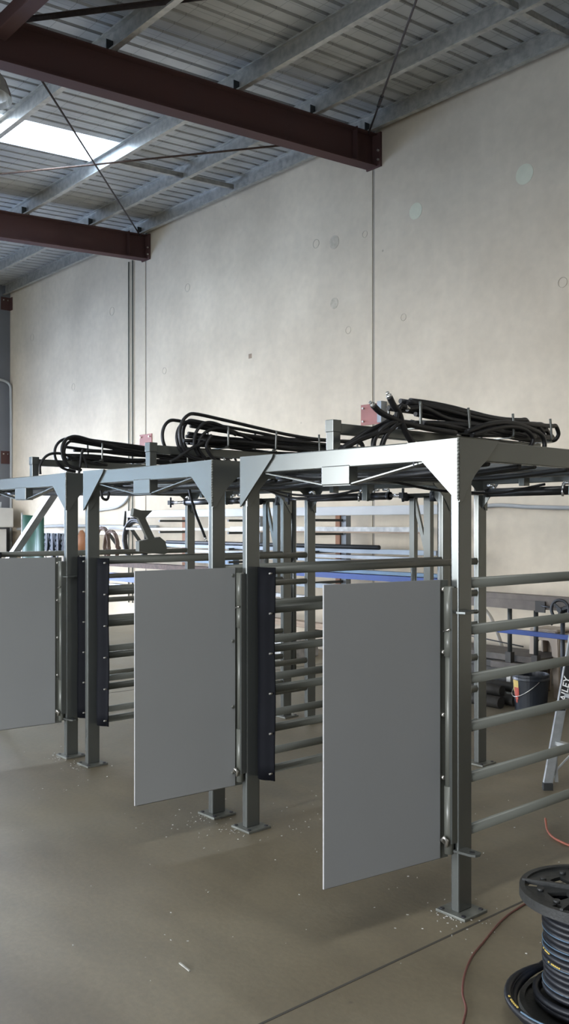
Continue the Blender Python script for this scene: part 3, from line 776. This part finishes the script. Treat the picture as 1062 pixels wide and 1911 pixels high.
# ================================================================ hose reel, bottom right
RC = (-1.590, 2.706)
t = thing('hose_reel', (RC[0], RC[1], 0), 'black plastic hose reel standing on its flange at the bottom right corner', 'hose reel')
RR = .222; HT = .402
def flange(z0, z1, name, slots=True):
    b = MB(); n = 64
    # disc with rim, built as a ring of sectors so that the slots are real openings
    prof_r = [.045, .075, .140, .165, .204, RR]
    zt = z1; zb = z0
    open_ = set()
    if slots:
        for k in range(n):
            a = (k*360/n) % 72
            if 14 < a < 38: open_.add((k, 1))
            if 48 < a < 66: open_.add((k, 3))
    for i in range(len(prof_r)-1):
        ra, rb = prof_r[i], prof_r[i+1]
        lift = .008 if i == 4 else 0
        for k in range(n):
            if (k, i) in open_: continue
            a0 = 2*math.pi*k/n; a1 = 2*math.pi*(k+1)/n
            vs = []
            for z in (zb-(.012 if i == 4 else 0), zt+lift):
                for r_, a in ((ra, a0), (rb, a0), (rb, a1), (ra, a1)): vs.append((r_*math.cos(a), r_*math.sin(a), z))
            b.add(vs, [(3, 2, 1, 0), (4, 5, 6, 7), (0, 1, 5, 4), (1, 2, 6, 5), (2, 3, 7, 6), (3, 0, 4, 7)])
    f = b.build(name, 'spool', t)
    return f
ft = flange(HT-.016, HT-.004, 'top_flange')
rb = MB()
for k in range(5):
    a = R(72*k+62); rb.bar((.05*math.cos(a), .05*math.sin(a), HT+.002), (.215*math.cos(a), .215*math.sin(a), HT+.002), .010, .016)
rb.lathe([(.03, 0), (.05, 0), (.05, .015), (.03, .015)], c=(0, 0, HT-.008), seg=32, closed=True)
rb.build('rib', 'spool', ft)
for k in range(10):
    a = R(36*k+10); q = (.157*math.cos(a), .157*math.sin(a))
    MB().tube([(q[0], q[1], HT-.006), (q[0], q[1], HT+.006)], .011, 8).build('moulded_boss', 'spool', ft)
for k in (3, 8):
    a = R(36*k+28); MB().tube([(.19*math.cos(a), .19*math.sin(a), HT-.004), (.19*math.cos(a), .19*math.sin(a), HT+.004)], .006, 8).build('rivet', 'yellow', ft)
flange(.010, .024, 'bottom_flange', False)
MB().lathe([(.06, .02), (.06, HT-.01)], seg=32).build('drum', 'spool', t)
# wound hose: stacked turns
wd = MB()
tp = []
turns = 17; seg = 40
for i in range(turns*seg+1):
    a = 2*math.pi*i/seg; zz_ = .035+(HT-.075)*(i/(turns*seg)); rr = .136+.003*math.sin(i*.13)+(.030 if zz_ < .075 else 0)
    tp.append((rr*math.cos(a), rr*math.sin(a), zz_))
wd.tube(tp, .0118, 8).build('wound_hose', 'reelhose', t)
st = MB()
for a0, a1, tz in ((150, 300, 10.0), (160, 310, 9.0), (170, 300, 6.9), (200, 290, 12.0), (150, 300, 3.0)):
    pp = []
    for i in range(24):
        a = R(a0+(a1-a0)*i/23); zz_ = .035+(HT-.075)*((tz+((a0+(a1-a0)*i/23)/360))/turns)
        rr = .147+(.030 if zz_ < .075 else 0)
        pp.append((rr*math.cos(a), rr*math.sin(a), zz_))
    st.tube(pp, .0024, 5)
st.build('hose_stripe', 'bluestripe', t)
pr = MB()
def prt(a0, z, n, rad=.1485):
    for i in range(n):
        a = R(a0+i*3.2)
        c = Vector((rad*math.cos(a), rad*math.sin(a), z)); tn = Vector((-math.sin(a), math.cos(a), 0))
        if i == 1: continue
        pr.bar(c-tn*.0032, c+tn*.0032, .003, .0045)
prt(228, .215, 6); prt(244, .188, 7)
pr.build('hose_print', 'yellow', t)
# loose coil lying around the foot
cl = MB(); cp = []
TC = R(268)
def cr_(a, k): return .196+(.066+.015*k)*max(0, math.cos(a-TC))**1.2+.004*math.sin(a*3+k*2)
for i in range(3*48+1):
    a = 2*math.pi*i/48+2.2; k = i/48
    ex = cr_(a, k)
    cp.append((RC[0]+ex*math.cos(a), RC[1]+ex*math.sin(a), .040+.026*(2.9-k)*(.5+.5*math.cos(a-TC-3.14))+.013*k))
o = cl.tube(cp, .0125, 10).build('loose_hose_coil', 'reelhose'); tag(o, 'loose black hose coils lying around the foot of the hose reel', 'hose')
s2 = MB()
pp = []
for i in range(30):
    a = R(258+i*2.4); pp.append((RC[0]+(cr_(a, 2.4)+.004)*math.cos(a), RC[1]+(cr_(a, 2.4)+.004)*math.sin(a), .0835))
s2.tube(pp, .0035, 5).build('hose_stripe', 'bluestripe', o)
s3 = MB()
for i in range(7):
    if i == 1: continue
    a = R(240+i*2.2); c = Vector((RC[0]+cr_(a, 2.4)*math.cos(a), RC[1]+cr_(a, 2.4)*math.sin(a), .0855)); s3.bar(c-Vector((.003, -.002, 0)), c+Vector((.003, -.002, 0)), .005, .003)
s3.build('hose_print', 'yellow', o)

# cords on the floor
pts = [(-2.0, 3.15, .006)]+[Vector((atZ(a, b, 0).x, atZ(a, b, 0).y, .006)) for a, b in ((990, 1688), (960, 1702), (935, 1722), (905, 1758), (880, 1790), (866, 1828), (864, 1860), (870, 1885), (865, 1911), (855, 1950))]
o = MB().tube(smooth_path(pts), .0042, 8).build('air_line', 'redcord'); tag(o, 'dark red cord snaking over the floor from under the hose reel', 'cord')
pts = [Vector((atZ(a, b, 0).x, atZ(a, b, 0).y, .007)) for a, b in ((1018, 1538), (1022, 1552), (1034, 1566), (1055, 1577), (1085, 1588), (1120, 1600))]
pts[0].z = .03
o = MB().tube(smooth_path(pts), .006, 8).build('cord_end', 'orangecord'); tag(o, 'orange-red cord end curling on the floor right of the nearest frame', 'cord')

# ================================================================ stepladder
LA = atZ(1022, 1474, 0)
t = thing('stepladder', (LA.x, LA.y, 0), 'aluminium stepladder with white lettering on its leg, standing at the right edge', 'stepladder', rz=0)
bot = Vector((0, 0, .01)); top_ = Vector((.34, .13, 1.75))
dv = (top_-bot).normalized()
sdv = Vector((FW[0], FW[1], 0)); rtv = Vector((RT[0], RT[1], 0))
# front stile: channel, wide face turned to the camera
def obar(b, p, q, ax1, w, ax2, h):
    vs = []
    for c in (p, q):
        for i, j in ((-1, -1), (1, -1), (1, 1), (-1, 1)): vs.append(c+ax1*(w/2*i)+ax2*(h/2*j))
    b.add(vs, [(3, 2, 1, 0), (4, 5, 6, 7), (0, 1, 5, 4), (1, 2, 6, 5), (2, 3, 7, 6), (3, 0, 4, 7)])
def stile(p, q, w=.05):
    b = MB(); ax = rtv
    obar(b, p, q, ax, w, sdv, .004)
    for s_ in (-1, 1): obar(b, p+ax*(s_*w/2)+sdv*.012, q+ax*(s_*w/2)+sdv*.012, ax, .004, sdv, .028)
    return b
p0 = Vector((0, 0, .012)); p1 = atX(1062, 1235, LA.x+.0)-LA
p1 = Vector((.0, 0, 0))
lad_top = rtv*.30+Vector((0, 0, 1.70))
stile(p0, p0+lad_top).build('stile', 'alu', t)
stile(p0+Vector((.42, -.02, 0)), p0+Vector((.34, -.02, 1.7))).build('stile', 'alu', t)
f = MB(); obar(f, p0-Vector((0, 0, .012)), p0+Vector((0, 0, .03)), rtv, .056, sdv, .036); f.build('rubber_foot', 'spool', t)
for zz_ in (.27, .56, .85):
    u = zz_/1.7; a = p0+lad_top*u+sdv*.02
    s_ = MB(); obar(s_, a, p0+Vector((.42, -.02, 0))+Vector((-.08, 0, 1.7))*u+sdv*.02, sdv, .075, Vector((0, 0, 1)), .022); s_.build('tread', 'alu', t)
b = MB(); a = p0+lad_top*.16+sdv*.015
obar(b, a, a+rtv*.19-Vector((0, 0, .06)), sdv, .012, Vector((0, 0, 1)), .035)
obar(b, a-Vector((0, 0, .02)), p0+rtv*.06+Vector((0, 0, .03))+sdv*.02, rtv, .02, sdv, .01)
obar(b, a+rtv*.12-Vector((0, 0, .05)), p0+rtv*.02+Vector((0, 0, .06))+sdv*.02, rtv, .012, sdv, .01)
b.build('brace', 'alu', t)
# printed word running up the stile
def word(txt, origin, xdir, ydir, size, parent, name, m, depth=.0008, offset=0., shear=.0, sx=1.):
    cu = bpy.data.curves.new(name, 'FONT'); cu.body = txt; cu.size = size; cu.extrude = depth; cu.align_x = 'LEFT'; cu.offset = offset; cu.shear = shear; cu.space_character = 1.05
    ob = bpy.data.objects.new(name, cu); COL.objects.link(ob)
    dg = bpy.context.evaluated_depsgraph_get(); me = bpy.data.meshes.new_from_object(ob.evaluated_get(dg))
    bpy.data.objects.remove(ob)
    o = bpy.data.objects.new(name, me); COL.objects.link(o); me.materials.clear(); me.materials.append(M[m])
    X = Vector(xdir).normalized(); Y = Vector(ydir).normalized(); Z = X.cross(Y).normalized(); Y = Z.cross(X)
    o.parent = parent
    o.matrix_local = Matrix.Translation(origin) @ Matrix(((X.x*sx, Y.x, Z.x, 0), (X.y*sx, Y.y, Z.y, 0), (X.z*sx, Y.z, Z.z, 0), (0, 0, 0, 1)))
    return o
ld = lad_top.normalized()
lo = p0+lad_top*.285+rtv*.019-sdv*.0032
word('BAILEY', lo, ld, -rtv, .056, t, 'lettering', 'white_letter', shear=.2, offset=.0008)
obd = MB(); obar(obd, lo-ld*.02-rtv*.018+sdv*.0005, lo+ld*.30-rtv*.018+sdv*.0005, rtv, .047, sdv, .0006)
obd.build('label_band', 'black_letter', t)

# ================================================================ trestle, pipes and bucket at the right
TY = 7.1
t = thing('pipe_stand', (-4.98, TY, 0), 'dark trestle with a weathered plank top right of the nearest frame', 'trestle')
rel = (-4.98, TY, 0)
MB().bar((-5.75, TY, .90), (-4.15, TY, .90), .10, .12).build('plank', 'plank2', t, rel=rel, bevel=.004)
MB().bar((-5.75, TY-.06, .868), (-4.62, TY-.06, .868), .01, .085).build('angle_iron', 'plank2', t, rel=rel)
MB().bar((-4.66, TY-.07, .865), (-4.56, TY-.07, .865), .012, .10).build('end_cleat', 'blackpipe', t, rel=rel)
for xx in (-4.98, -4.70):
    MB().tube([(xx, TY, .40), (xx, TY, .85)], .021, 12).build('leg', 'paint_dark', t, rel=rel)
    q = MB().box(xx-.03, xx+.03, TY-.03, TY+.03, .24, .42); q.build('leg_sleeve', 'blackpipe', t, rel=rel)
    MB().box(xx-.022, xx+.022, TY-.022, TY+.022, .0, .24).build('leg_foot', 'galv', t, rel=rel)
MB().box(-5.16, -4.66, TY-.05, TY+.02, .265, .325).build('cross_rail', 'olddark', t, rel=rel, bevel=.004)
t = thing('hand_wheel_valve', (-4.36, 6.95, .86), 'black spoked hand wheel beside the plank end at the right edge', 'hand wheel')
MB().tube([(.085*math.cos(a*math.pi/16), -.0, .085*math.sin(a*math.pi/16)) for a in range(32)], .014, 8, closed=True).build('wheel', 'darksteel', t)
s_ = MB()
for k in range(3):
    a = R(120*k+20); s_.bar((0, 0, 0), (.085*math.cos(a), 0, .085*math.sin(a)), .014, .022)
s_.tube([(0, -.02, 0), (0, .06, 0)], .022, 10); s_.build('spoke', 'darksteel', t)
MB().tube([(-.09, .02, .01), (-.2, .02, .02)], .008, 8).tube([(0, .06, 0), (.3, .08, .03)], .03, 10).build('shaft', 'darksteel', t)
MB().tube([(-.03, .05, -.05), (-.12, .05, -.14)], .012, 8).tube([(0, .04, 0), (0, .04, -.86)], .02, 8).build('stem', 'darksteel', t)
o = MB().bar((-5.02, 6.98, .628), (-3.6, 6.95, .628), .05, .042).build('steel_bar', 'blue', bevel=.003); tag(o, 'blue painted bar held level in front of the trestle legs', 'steel bar')
o = MB().bar((-4.45, 7.2, .38), (-3.5, 7.2, .415), .03, .03).build('steel_bar', 'palebluebar', bevel=.003); tag(o, 'slim grey-blue bar near the right edge beside the beige stool', 'steel bar')
o = MB().tube([(-5.9, 7.4, .50), (-4.97, 7.3, .45)], .006, 8).build('thin_rod', 'darksteel'); tag(o, 'thin dark rod lying across to the first trestle leg', 'rod')
# plastic chair (back with a cut-out) behind the blue bar
t = thing('plastic_stool', (-4.80, 7.52, 0), 'beige plastic stool with an arched side opening against the wall behind the trestle', 'stool')
arch = [(-.17, 0), (-.145, .58), (-.12, .61), (.12, .61), (.145, .58), (.17, 0), (.11, 0), (.085, .46), (.055, .52), (-.055, .52), (-.085, .46), (-.11, 0)]
for y0, y1 in ((-.15, -.125), (.125, .15)): MB().prism(arch, 'y', y0, y1).build('leg_panel', 'beige', t, bevel=.004)
for x0, x1 in ((-.155, -.135), (.135, .155)): MB().prism([(-.14, 0), (-.14, .59), (.14, .59), (.14, 0), (.08, 0), (.05, .50), (-.05, .50), (-.08, 0)], 'x', x0, x1).build('leg_panel', 'beige', t, bevel=.004)
MB().box(-.15, .15, -.15, .15, .60, .625).build('seat', 'beige', t, bevel=.01)
# bucket
BK = (-4.50, 6.72)
t = thing('bucket', (BK[0], BK[1], 0), 'black plastic bucket with a red and yellow sticker on the floor', 'bucket')
MB().lathe([(0, .003), (.125, .003), (.148, .32), (.156, .32), (.156, .30), (.152, .295), (.157, .275), (.150, .27), (.132, 0), (0, 0)], seg=36).build('body', 'bucket', t)
hp = [(.157*math.cos(R(a)), .157*math.sin(R(a)), .27-.14*math.sin(R((a-150)/180*180))) for a in range(170, 332, 8)]
MB().tube(hp, .003, 6).build('handle', 'zinc', t)
st = MB()
def curved(b, a0, a1, z0, z1, rr, n=6):
    vs = []
    for i in range(n+1):
        a = R(a0+(a1-a0)*i/n)
        for z in (z0, z1): vs.append(((rr(z)+.0015)*math.cos(a), (rr(z)+.0015)*math.sin(a), z))
    b.add(vs, [(2*i, 2*i+2, 2*i+3, 2*i+1) for i in range(n)])
rr = lambda z: .133+.018*z/.3
for a0, a1, z0, z1 in ((228, 260, .17, .27), (236, 256, .14, .17)): curved(st, a0, a1, z0, z1, rr)
st.build('yellow_sticker', 'yellow', t)
st = MB(); rr2 = lambda z: .1345+.018*z/.3
for a0, a1, z0, z1 in ((238, 262, .14, .21), (242, 258, .11, .14), (246, 254, .08, .11)): curved(st, a0, a1, z0, z1, rr2)
st.build('red_sticker', mat('sticker_red', (.42, .06, .03), .5), t)
# pipes stacked on the floor behind
pl = [(-6.3, -4.72, 6.62, .05, .052, 'lowest dark pipe on the floor left of the bucket'), (-6.4, -4.70, 6.80, .05, .048, 'second dark pipe on the floor behind the lowest one'),
      (-6.5, -4.78, 6.72, .135, .045, 'dark pipe lying on the two floor pipes'), (-6.4, -4.62, 6.92, .135, .045, 'dark pipe at the back of the floor stack')]
for a, b_, y, z, r_, lab in pl:
    o = MB().tube([(a, y, z), (b_, y-.02, z)], r_, 16).build('steel_pipe', 'blackpipe'); tag(o, lab, 'pipe', 'pipes stacked on the floor left of the bucket')
for i, (z, y, lab) in enumerate(((.285, 7.35, 'broad dark slab in the low stack behind the trestle leg'), (.35, 7.4, 'dark slab lying on top of the low stack behind the trestle leg'))):
    o = MB().box(-6.4, -4.80+.1*i, y-.22, y+.22, z-.03, z+.03).build('steel_slab', 'olddark' if i else 'blackpipe', bevel=.004); tag(o, lab, 'slab')
o = MB().box(-6.4, -4.9, 7.16, 7.6, 0, .254).build('timber_crate', 'blackpipe', bevel=.01); tag(o, 'dark low crate under the slabs behind the trestle', 'crate')
o = MB().box(-4.28, -3.85, 6.95, 7.35, 0, .30).build('scrap_bin', 'olddark', bevel=.01); tag(o, 'dark box on the floor right of the black bucket', 'box')
# pale curved offcut leaning on wall
pts = [atY(a, b, 7.75) for a, b in ((903, 1135), (915, 1150), (928, 1180), (938, 1212), (942, 1240))]
pts.append(Vector((pts[-1].x+.02, 7.7, .02)))
o = MB().tube(smooth_path(pts), .03, 10, r2=.008).build('plastic_strip', 'box'); tag(o, 'pale curved plastic strip leaning on the wall behind the trestle', 'strip')

# ================================================================ stock rack along the wall
RY = 7.45
t = thing('stock_rack', (-9.0, RY, 0), 'wall stock rack with brown posts and a long white top beam', 'stock rack')
rel = (-9.0, RY, 0)
MB().box(-12.1, -5.93, RY-.12, RY-.04, 1.70, 1.80).build('top_beam', 'whitesteel', t, rel=rel, bevel=.004)
for xx in (-11.03, -9.42, -7.81):
    MB().box(xx-.04, xx+.035, RY+.2, RY+.3, 0, 1.72).build('post', 'orangepost', t, rel=rel)
    MB().box(xx+.036, xx+.12, RY+.22, RY+.3, 0, 1.70).build('post_angle', 'greysteel', t, rel=rel)
    for zz_ in (1.66, 1.50, 1.29, 1.12, .93, .66, .38):
        MB().box(xx+.04, xx+.07, RY-.26, RY+.3, zz_-.03, zz_).build('arm', 'paint_dark', t, rel=rel)
def stock(x0, x1, y, z, w, h, m, lab, tilt=0., rnd_=False):
    b = MB()
    if rnd_: b.tube([(x0, y, z), (x1, y, z+tilt)], h/2, 12)
    else: b.bar((x0, y, z), (x1, y, z+tilt), w, h)
    o = b.build('steel_bar', m); tag(o, lab, 'steel bar', 'stock lengths lying on the wall rack')
stock(-9.4, -6.1, RY-.14, 1.535, .12, .065, 'wrap', 'plastic-wrapped pale steel length on the upper rack arms')
stock(-9.0, -6.0, RY-.22, 1.508, .03, .018, 'timber', 'thin timber strip under the plastic-wrapped length')
stock(-12.0, -9.3, RY-.14, 1.53, .10, .03, 'whitesteel', 'thin white length on the upper rack arms further left')
stock(-10.9, -6.78, RY-.18, 1.345, .06, .05, 'darksteel', 'dark tube on the middle rack arms', rnd_=True)
stock(-11.2, -6.0, RY-.12, 1.30, .10, .05, 'lightsteel', 'pale blue-grey steel length on the middle rack arms')
stock(-11.0, -6.0, RY-.2, 1.235, .08, .035, 'greysteel', 'grey steel length just under the pale middle one')
stock(-9.5, -6.0, RY-.2, 1.185, .1, .03, 'lightsteel', 'thin light steel length above the blue bar')
stock(-8.7, -5.85, RY-.20, 1.075, .10, .035, 'palebluebar', 'pale blue steel length lying on the dark blue one')
stock(-8.4, -5.85, RY-.22, 1.02, .12, .06, 'blue', 'strong blue steel bar on the rack behind the nearest frame')
stock(-12.4, -10.9, RY-.2, .79, .1, .12, 'blue', 'blue steel bar on the rack seen inside the middle frame')
stock(-12.6, -9.6, RY-.22, .99, .14, .07, 'rust', 'rusty brown steel length on the rack seen inside the middle frame')
stock(-11.8, -9.4, RY-.1, 1.10, .1, .06, 'palebluebar', 'pale blue steel length behind the doors of the nearest frame')
stock(-12.4, -8.2, RY-.2, .66, .12, .05, 'greysteel', 'grey steel length on the low rack arms')
stock(-9.8, -6.2, RY-.2, .89, .1, .05, 'lightsteel', 'bright steel length below the blue bar')
stock(-9.8, -6.2, RY-.22, .74, .1, .04, 'whitesteel', 'white steel length on the lower rack arms')
stock(-9.6, -6.5, RY-.22, .42, .12, .07, 'timber', 'pale timber length on the lowest rack arms')
for i, (xx, w, lab) in enumerate(((-8.6, .5, 'low pile of pale offcuts under the rack'),)):
    o = MB().box(xx, xx+w, 7.1, 7.6, 0, .12).box(xx+.05, xx+w-.05, 7.12, 7.55, .12, .2).build('offcut_pile', 'wrap'); tag(o, lab, 'offcuts')

# ================================================================ clutter at the far left
t0 = atY(43, 962, 7.2); t1 = atY(82, 962, 7.2)
x0, x1, zt = t0.x, t1.x, t0.z
n = 14; vs = []; fs = []
for i in range(n+1):
    u = i/n; x = x0+(x1-x0)*u; y = 7.2-.06*math.sin(u*math.pi*3)
    for z in (.0, zt+.01*math.sin(u*9)): vs.append((x, y, z))
b = MB().add(vs, [(2*i, 2*i+2, 2*i+3, 2*i+1) for i in range(n)], True)
o = b.build('welding_curtain', 'green'); md = o.modifiers.new('t', 'SOLIDIFY'); md.thickness = .006
tag(o, 'dark green welding curtain standing at the far left wall', 'curtain')
MB().tube([(x0-.03, 7.2, 0), (x0-.03, 7.2, zt+.05)], .02, 8).build('curtain_pole', 'galv', o)
# leaning pale channel
a = atY(20, 1032, 6.6); b_ = atY(104, 905, 6.6)
dd = (b_-a); k0 = (0.0-a.z)/dd.z
foot = a+dd*k0; head = a+dd*1.3
bb = MB(); bb.bar(foot, head, .11, .006, up=(0, -1, .3)); 
bb2 = MB(); off = Vector((.07, .06, -.0)); bb2.bar(foot+off, head+off, .006, .12, up=(.3, -1, .3))
o = bb.build('leaning_channel', 'whitesteel'); tag(o, 'pale steel channel leaning diagonally in the far left corner', 'steel channel')
bb2.build('web', 'greysteel', o)  # grey web beside the pale top-lit face: its shaded side put into the colour
# tool rail with hanging tools
ra = atY(82, 993, 7.75); rb_ = atY(160, 993, 7.75)
o = MB().bar((ra.x, 7.78, ra.z), (rb_.x+1.2, 7.78, ra.z), .04, .05).build('tool_rail', 'galv'); tag(o, 'long rail on the far wall carrying the hanging tools', 'tool rail')
kinds = ['clamp', 'chain', 'spanner', 'sling']
x = ra.x+.05; i = 0
words = ['dark hanging clamp on the far tool rail', 'hanging chain on the far tool rail', 'long hanging spanner on the far tool rail', 'hanging lifting sling on the far tool rail']
rg = random.Random(4)
while x < rb_.x-.05:
    k = i % 4; L = rg.uniform(.28, .55); z0 = ra.z-.02; y = 7.72
    b = MB()
    if k == 0:
        b.bar((x, y, z0), (x, y, z0-L), .04, .03, up=(0, 1, 0)); b.bar((x, y, z0-L), (x+.09, y, z0-L), .02, .03); b.bar((x, y, z0-L*.55), (x+.09, y, z0-L*.55), .02, .03); b.tube([(x+.085, y, z0-L*1.15), (x+.085, y, z0-L*.6)], .008, 6)
    elif k == 1:
        for q in range(int(L/.05)): 
            c = z0-.03-q*.05; b.tube([(x+.018*math.cos(w_*math.pi/4), y+(.0 if q % 2 else .01), c+.03*math.sin(w_*math.pi/4)) for w_ in range(8)], .007, 5, closed=True)
    elif k == 2:
        b.bar((x, y, z0-.03), (x, y, z0-L), .04, .015, up=(0, 1, 0)); b.tube([(x+.03*math.cos(w_*math.pi/4), y, z0-L-.03+.03*math.sin(w_*math.pi/4)) for w_ in range(7)], .009, 6)
    else:
        b.tube(smooth_path([(x, y, z0), (x+.05, y-.02, z0-L*.6), (x+.03, y-.02, z0-L), (x-.01, y, z0-L*.7), (x-.01, y, z0)], 5), .02, 6)
    o = b.build(('hanging_clamp', 'hanging_chain', 'spanner', 'lifting_sling')[k], ('darksteel', 'lightsteel', 'clutter', 'darksteel')[k]); tag(o, words[k], ('clamp', 'chain', 'spanner', 'sling')[k], 'tools hanging on the far tool rail')
    x += .055; i += 1
# orange hanging item & coiled leads on wall bracket
p = atY(152, 1003, 7.7)
o = MB().tube([(p.x, 7.7, p.z+.12), (p.x+.03, 7.7, p.z), (p.x, 7.7, p.z-.22)], [.03, .09, .10], 12).build('hanging_bag', 'orangepost'); tag(o, 'orange-brown bag hanging between the far and middle frames', 'bag')
def coil(px_, py_, w, h, n, m, lab, Y=7.5, seed=0, r_=.012):
    c = atY(px_, py_, Y); rg = random.Random(seed); P = []
    for i in range(n*20+1):
        a = 2*math.pi*i/20; P.append((c.x+(w+rg.uniform(-.01, .01)+.02*math.sin(i*.31))*math.cos(a), Y-.10+.012*(i/20)+.0, c.z+(h+.02*math.sin(i*.23))*math.sin(a)))
    o = MB().tube(P, r_, 7).build('cable_coil', m); tag(o, lab, 'cable coil'); return o
coil(199, 1020, .20, .30, 5, 'brownhose', 'brown cable coil hanging on the wall inside the middle frame, left one', seed=2)
coil(215, 1022, .20, .26, 5, 'brownhose', 'brown cable coil hanging on the wall inside the middle frame, right one', seed=3)
coil(262, 1010, .32, .32, 3, 'hose', 'black hose coil hanging on the wall behind the counterweight lever', seed=5, r_=.03)
a = atY(188, 985, 7.6); b_ = atY(250, 987, 7.6)
t = thing('wall_bracket', (a.x, 7.6, a.z), 'grey wall bracket carrying the brown cable coils', 'bracket')
MB().bar((0, 0, .0), (b_.x-a.x, 0, 0), .12, .05).build('shelf', 'conduit', t)
MB().bar((1.0, -.02, -.02), (.9, .3, -.35), .05, .03).bar((.2, -.02, -.02), (.1, .3, -.35), .05, .03).build('strut', 'paint_dark', t)
for i, px_ in enumerate((240, 247, 253)):
    c = atY(px_, 960, 7.6); 
    o = MB().bar((c.x, 7.55, c.z+.05), (c.x-.10, 7.58, c.z-.22), .035, .025).build('spare_bracket', 'paint_dark'); tag(o, 'slanted dark bracket hanging on the wall above the brown cable coils', 'bracket', 'slanted brackets above the cable coils')

# ================================================================ swarf and small litter on the floor
def scatter(name, spots, m, lab, cat, seed):
    rg = random.Random(seed); b = MB()
    for x, y, rad, n in spots:
        for _ in range(n):
            a = rg.uniform(0, 6.28); d = rad*abs(rg.gauss(0, .6)); c = Vector((x+d*math.cos(a), y+d*math.sin(a), .0028)); s_ = rg.uniform(.0014, .0042)
            th = rg.uniform(0, 3.14); dv_ = Vector((math.cos(th), math.sin(th), rg.uniform(-.2, .2)))*s_
            b.bar(c-dv_, c+dv_, s_*.9, s_*.7)
    o = b.build(name, m); tag(o, lab, cat, kind='stuff'); return o
spots = []
for X0 in (-2.335, -4.015, -5.69):
    for xx in (0, -1.40):
        spots += [(X0+xx-.02, 2.975-.04, .12, 34), (X0+xx, 2.97, .35, 14)]
spots += [(-2.4, 3.1, .7, 30), (-3.6, 3.2, 1.0, 50), (-2.9, 2.0, 1.4, 14), (-5.0, 2.6, 1.0, 12), (-3.0, 4.0, 1.0, 26)]
scatter('metal_swarf', spots, 'swarf', 'pale metal swarf flakes scattered around the frame base plates', 'swarf', 11)
a = atZ(335, 1797, .004); b_ = atZ(354, 1812, .004)
o = MB().bar(a, b_, .006, .004).build('offcut_strip', 'swarf'); tag(o, 'thin pale offcut strip lying alone on the open floor', 'offcut')

# ================================================================ light
w = bpy.data.worlds.new('sky'); SC.world = w; w.use_nodes = True
nt = w.node_tree; bg = nt.nodes['Background']
tc = nd(nt, 'ShaderNodeTexCoord'); sp = nd(nt, 'ShaderNodeSeparateXYZ'); nt.links.new(tc.outputs['Generated'], sp.inputs[0])
cr = nd(nt, 'ShaderNodeValToRGB')
cr.color_ramp.elements[0].position = 0.; cr.color_ramp.elements[0].color = (.97, .98, 1.0, 1)
cr.color_ramp.elements[1].position = .8; cr.color_ramp.elements[1].color = (.55, .72, 1.0, 1)
nt.links.new(sp.outputs[2], cr.inputs[0]); nt.links.new(cr.outputs[0], bg.inputs[0])
bg.inputs[1].default_value = 7.0

def area(name, loc, rot, sx_, sy, e, col):
    l = bpy.data.lights.new(name, 'AREA'); l.shape = 'RECTANGLE'; l.size = sx_; l.size_y = sy; l.energy = e; l.color = col
    o = bpy.data.objects.new(name, l); COL.objects.link(o); o.location = loc; o.rotation_euler = rot; return o
def portal(loc, rot, sx_, sy):
    o = area('door_portal', loc, rot, sx_, sy, 1, (1, 1, 1)); o.data.cycles.is_portal = True; return o
for a, b_ in DOORS:
    portal(((a+b_)/2, YF-.1, DH/2), (R(90), 0, R(0)), b_-a, DH)
area('added_end_fill', (XL-.5, (SD[0]+SD[1])/2, SD[2]/2), (R(90), 0, R(-90)), SD[1]-SD[0], SD[2], 150, (.36, .55, 1.0))  # added blue fill lamp outside the end opening, tints the left side
# daylight under the seen translucent sheet; the other lamps are added roof fill
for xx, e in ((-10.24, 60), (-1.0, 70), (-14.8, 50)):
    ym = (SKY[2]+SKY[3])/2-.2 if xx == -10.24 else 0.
    area('skylight_and_added_fill', (xx, ym, rz(ym, 6.43)), (R(3.7), 0, 0), .74, 8.0, e, (.95, .98, 1.0))

# ================================================================ camera
cam = bpy.data.cameras.new('camera'); co = bpy.data.objects.new('camera', cam); COL.objects.link(co)
co.location = (0, 0, EYE); co.rotation_euler = (R(90), 0, math.atan2(-FW[0], FW[1]))
cam.sensor_fit = 'HORIZONTAL'; cam.sensor_width = 36; cam.lens = F/1062*36
cam.shift_y = (HOR-955.5)/1062
cam.clip_start = .05; cam.clip_end = 200
SC.camera = co
SC.view_settings.view_transform = 'Standard'; SC.view_settings.look = 'None'; SC.view_settings.gamma = 1; SC.view_settings.use_curve_mapping = False
SC.view_settings.exposure = 1.6
SC.cycles.use_denoising = True
SC.cycles.max_bounces = 10; SC.cycles.diffuse_bounces = 6
